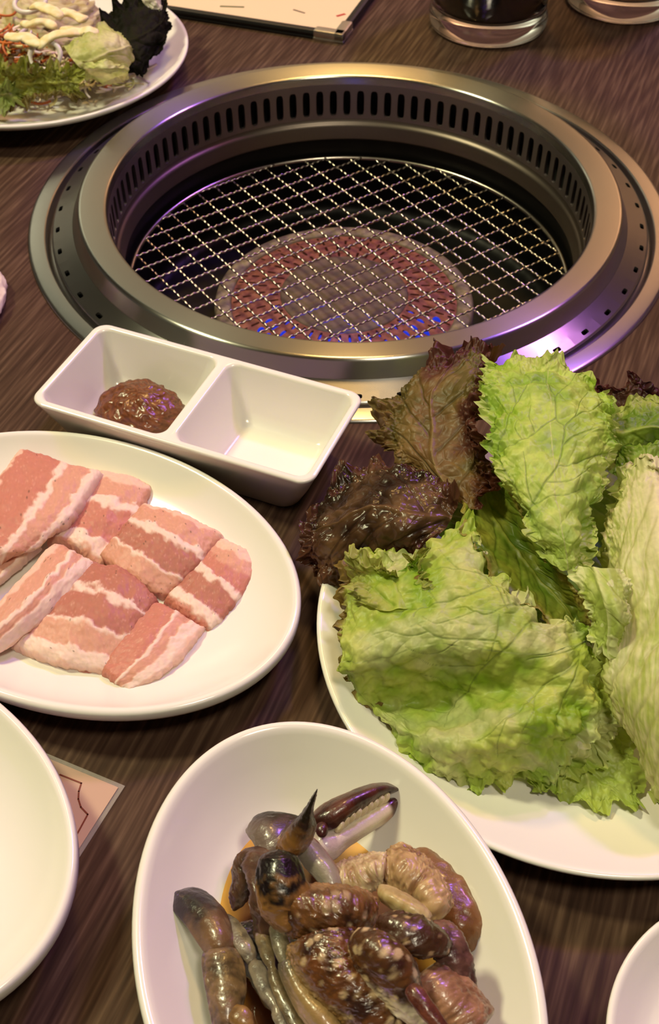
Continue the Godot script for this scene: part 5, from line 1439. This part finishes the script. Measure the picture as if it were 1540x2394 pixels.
# ------------------------------------------------------------------ glasses
func drinks() -> void:
	var glass := mat(Color(1, 1, 1, 0.0), 0.02)
	glass.refraction_enabled = true
	glass.refraction_scale = 0.05
	var spots := [Vector3(0.1034, 0, -0.2468), Vector3(0.2080, 0, -0.2850)]
	for k in 2:
		var at: Vector3 = spots[k]
		var t := thing("tumbler", ["heavy clear tumbler of dark cola behind the grill", "clear tumbler with a pale drink at the top right corner"][k], "glass", at)
		var b := MB.new()
		b.lathe([[0.0, 0.0012], [0.030, 0.0010], [0.034, 0.0], [0.0385, 0.0004], [0.0415, 0.0022], [0.0430, 0.0055], [0.0432, 0.0100], [0.0424, 0.0135], [0.0416, 0.0155], [0.0414, 0.0180], [0.0424, 0.06], [0.0432, 0.118], [0.0428, 0.1195], [0.0420, 0.1195], [0.0416, 0.118], [0.0400, 0.03], [0.0388, 0.0185], [0.0372, 0.0160], [0.033, 0.0146], [0.0, 0.0140]], 128, at)
		part("glass_wall", b, glass, t)
		b = MB.new()
		b.lathe([[0.0, 0.0142], [0.0328, 0.0148], [0.0368, 0.0162], [0.0384, 0.0187], [0.0396, 0.03], [0.0408, 0.092], [0.0406, 0.0926], [0.0, 0.0926]], 96, at)
		var liq: StandardMaterial3D
		if k == 0:
			liq = mat(Color(0.055, 0.018, 0.010), 0.08)
		else:
			liq = mat(Color(0.62, 0.52, 0.34, 0.35), 0.04)
			liq.refraction_enabled = true
			liq.refraction_scale = 0.033
		part("drink", b, liq, t, ["dark cola", "pale drink"][k])

# ------------------------------------------------------------------ menu, card, wrapper
func papers() -> void:
	# menu: corner nearest the grill at (-0.0025, -0.2155)
	var c := Vector3(-0.0025, 0, -0.2155)
	var e1 := Vector3(-0.9465, 0, -0.3228)
	var e2 := Vector3(0.3228, 0, -0.9465)
	var bs := Basis(e1, Vector3.UP, e2)
	var ll := 0.235
	var ww := 0.165
	var cen := c + e1 * ll * 0.5 + e2 * ww * 0.5
	var t := thing("menu_folder", "black menu folder with cream pages and a chrome corner behind the grill", "menu", cen)
	var b := MB.new()
	b.box(cen + Vector3(0, 0.0012, 0), Vector3(ll, 0.0024, ww), bs, 0.0008)
	var leather := mat(Color(0.035, 0.030, 0.028), 0.45)
	part("back_cover", b, leather, t)
	b = MB.new()
	for s in [[0, 0.003, ll * 0.5, 0.006, true], [0, ww - 0.003, ll * 0.5, 0.006, true]]:
		b.box(c + e1 * ll * 0.5 + e2 * s[1] + Vector3(0, 0.0044, 0), Vector3(ll, 0.0052, 0.0066), bs, 0.0024)
	for s in [0.003, ll - 0.003]:
		b.box(c + e1 * s + e2 * ww * 0.5 + Vector3(0, 0.0044, 0), Vector3(0.0066, 0.0052, ww), bs, 0.0024)
	part("padded_edge", b, leather, t)
	b = MB.new()
	b.box(cen + Vector3(0, 0.0036, 0), Vector3(ll - 0.012, 0.0024, ww - 0.012), bs, 0.0003)
	var page := part("page", b, mat(Color(0.88, 0.79, 0.64), 0.5), t)
	# coloured flecks printed on the page
	for s in [[0.093, 0.0215, 0.018, 0.0022, 0.25, Color(0.40, 0.40, 0.26)], [0.0435, 0.030, 0.0105, 0.0016, -0.28, Color(0.42, 0.35, 0.27)], [0.0125, 0.034, 0.0075, 0.0024, 0.9, Color(0.68, 0.20, 0.14)]]:
		b = MB.new()
		var m: Vector3 = c + e1 * s[0] + e2 * s[1] + Vector3(0, 0.0049, 0)
		b.box(m, Vector3(s[2], 0.0002, s[3]), bs * Basis(Vector3.UP, s[4]), 0.0001)
		var o := MeshInstance3D.new()
		o.name = "printed_fleck"
		o.mesh = b.commit(org)
		o.material_override = mat(s[5], 0.6)
		page.add_child(o, true)
	b = MB.new()
	b.box(c + e1 * 0.0105 + e2 * 0.0032 + Vector3(0, 0.0044, 0), Vector3(0.023, 0.0062, 0.0084), bs, 0.0016)
	b.box(c + e1 * 0.0032 + e2 * 0.0105 + Vector3(0, 0.0044, 0), Vector3(0.0084, 0.0062, 0.023), bs, 0.0016)
	b.box(c + e1 * 0.0105 + e2 * 0.0032 + Vector3(0, 0.0010, 0), Vector3(0.0232, 0.0026, 0.0086), bs, 0.0008)
	b.box(c + e1 * 0.0032 + e2 * 0.0105 + Vector3(0, 0.0010, 0), Vector3(0.0086, 0.0026, 0.0232), bs, 0.0008)
	part("corner_guard", b, mat(Color(0.80, 0.78, 0.74), 0.34, 1.0), t, "chrome corner guard")
	# laminated card
	c = Vector3(-0.0866, 0, 0.3839)
	e1 = Vector3(-0.9134, 0, -0.4070)
	e2 = Vector3(-0.4070, 0, 0.9134)
	bs = Basis(e1, Vector3.UP, e2)
	cen = c + e1 * 0.05 + e2 * 0.075
	t = thing("laminated_card", "laminated pink card sticking out from under the empty plate", "card", cen)
	b = MB.new()
	b.box(cen + Vector3(0, 0.0003, 0), Vector3(0.100, 0.0004, 0.150), bs, 0.0001)
	var film := mat(Color(0.86, 0.82, 0.78, 0.22), 0.12)
	film.transparency = BaseMaterial3D.TRANSPARENCY_ALPHA
	part("clear_film", b, film, t)
	b = MB.new()
	b.box(cen + Vector3(0, 0.0007, 0), Vector3(0.0965, 0.0003, 0.1465), bs, 0.0001)
	var paper := part("paper", b, mat(Color(0.72, 0.585, 0.52), 0.35), t)
	b = MB.new()
	var line := [Vector3(-0.11107, 0.00095, 0.37955), Vector3(-0.10267, 0.00095, 0.38314), Vector3(-0.10312, 0.00095, 0.38651), Vector3(-0.10282, 0.00095, 0.38966), Vector3(-0.10142, 0.00095, 0.39296), Vector3(-0.09854, 0.00095, 0.39589), Vector3(-0.10125, 0.00095, 0.40367)]
	for k in line.size() - 1:
		var a: Vector3 = line[k]
		var z: Vector3 = line[k + 1]
		var d := (z - a).normalized()
		b.box((a + z) * 0.5, Vector3(a.distance_to(z) + 0.0004, 0.0001, 0.0006), Basis(d, Vector3.UP, d.cross(Vector3.UP)), 0.0)
	var fr := MeshInstance3D.new()
	fr.name = "printed_frame"
	fr.mesh = b.commit(org)
	fr.material_override = mat(Color(0.42, 0.10, 0.09), 0.4)
	paper.add_child(fr, true)
	# end of a wrapped hand towel at the left edge
	b = MB.new()
	var w := Vector3(-0.19475, 0.00600, 0.09500)
	blob(b, Vector3(w.x, 0.006, w.z), Vector3(0.0115, 0.0060, 0.026), 0.0016, n_crab, func(_t: float, _a: float, q: Vector3) -> Color:
		return mix3(Color(0.80, 0.72, 0.70), Color(0.88, 0.82, 0.80), 0.5 + n_crab.get_noise_3dv(q)), 40, 48)
	single("wrapped_towel", b, vmat(0.3), "end of a pale wrapped hand towel at the left edge beside the grill", "towel", Vector3(w.x, 0.0, w.z))
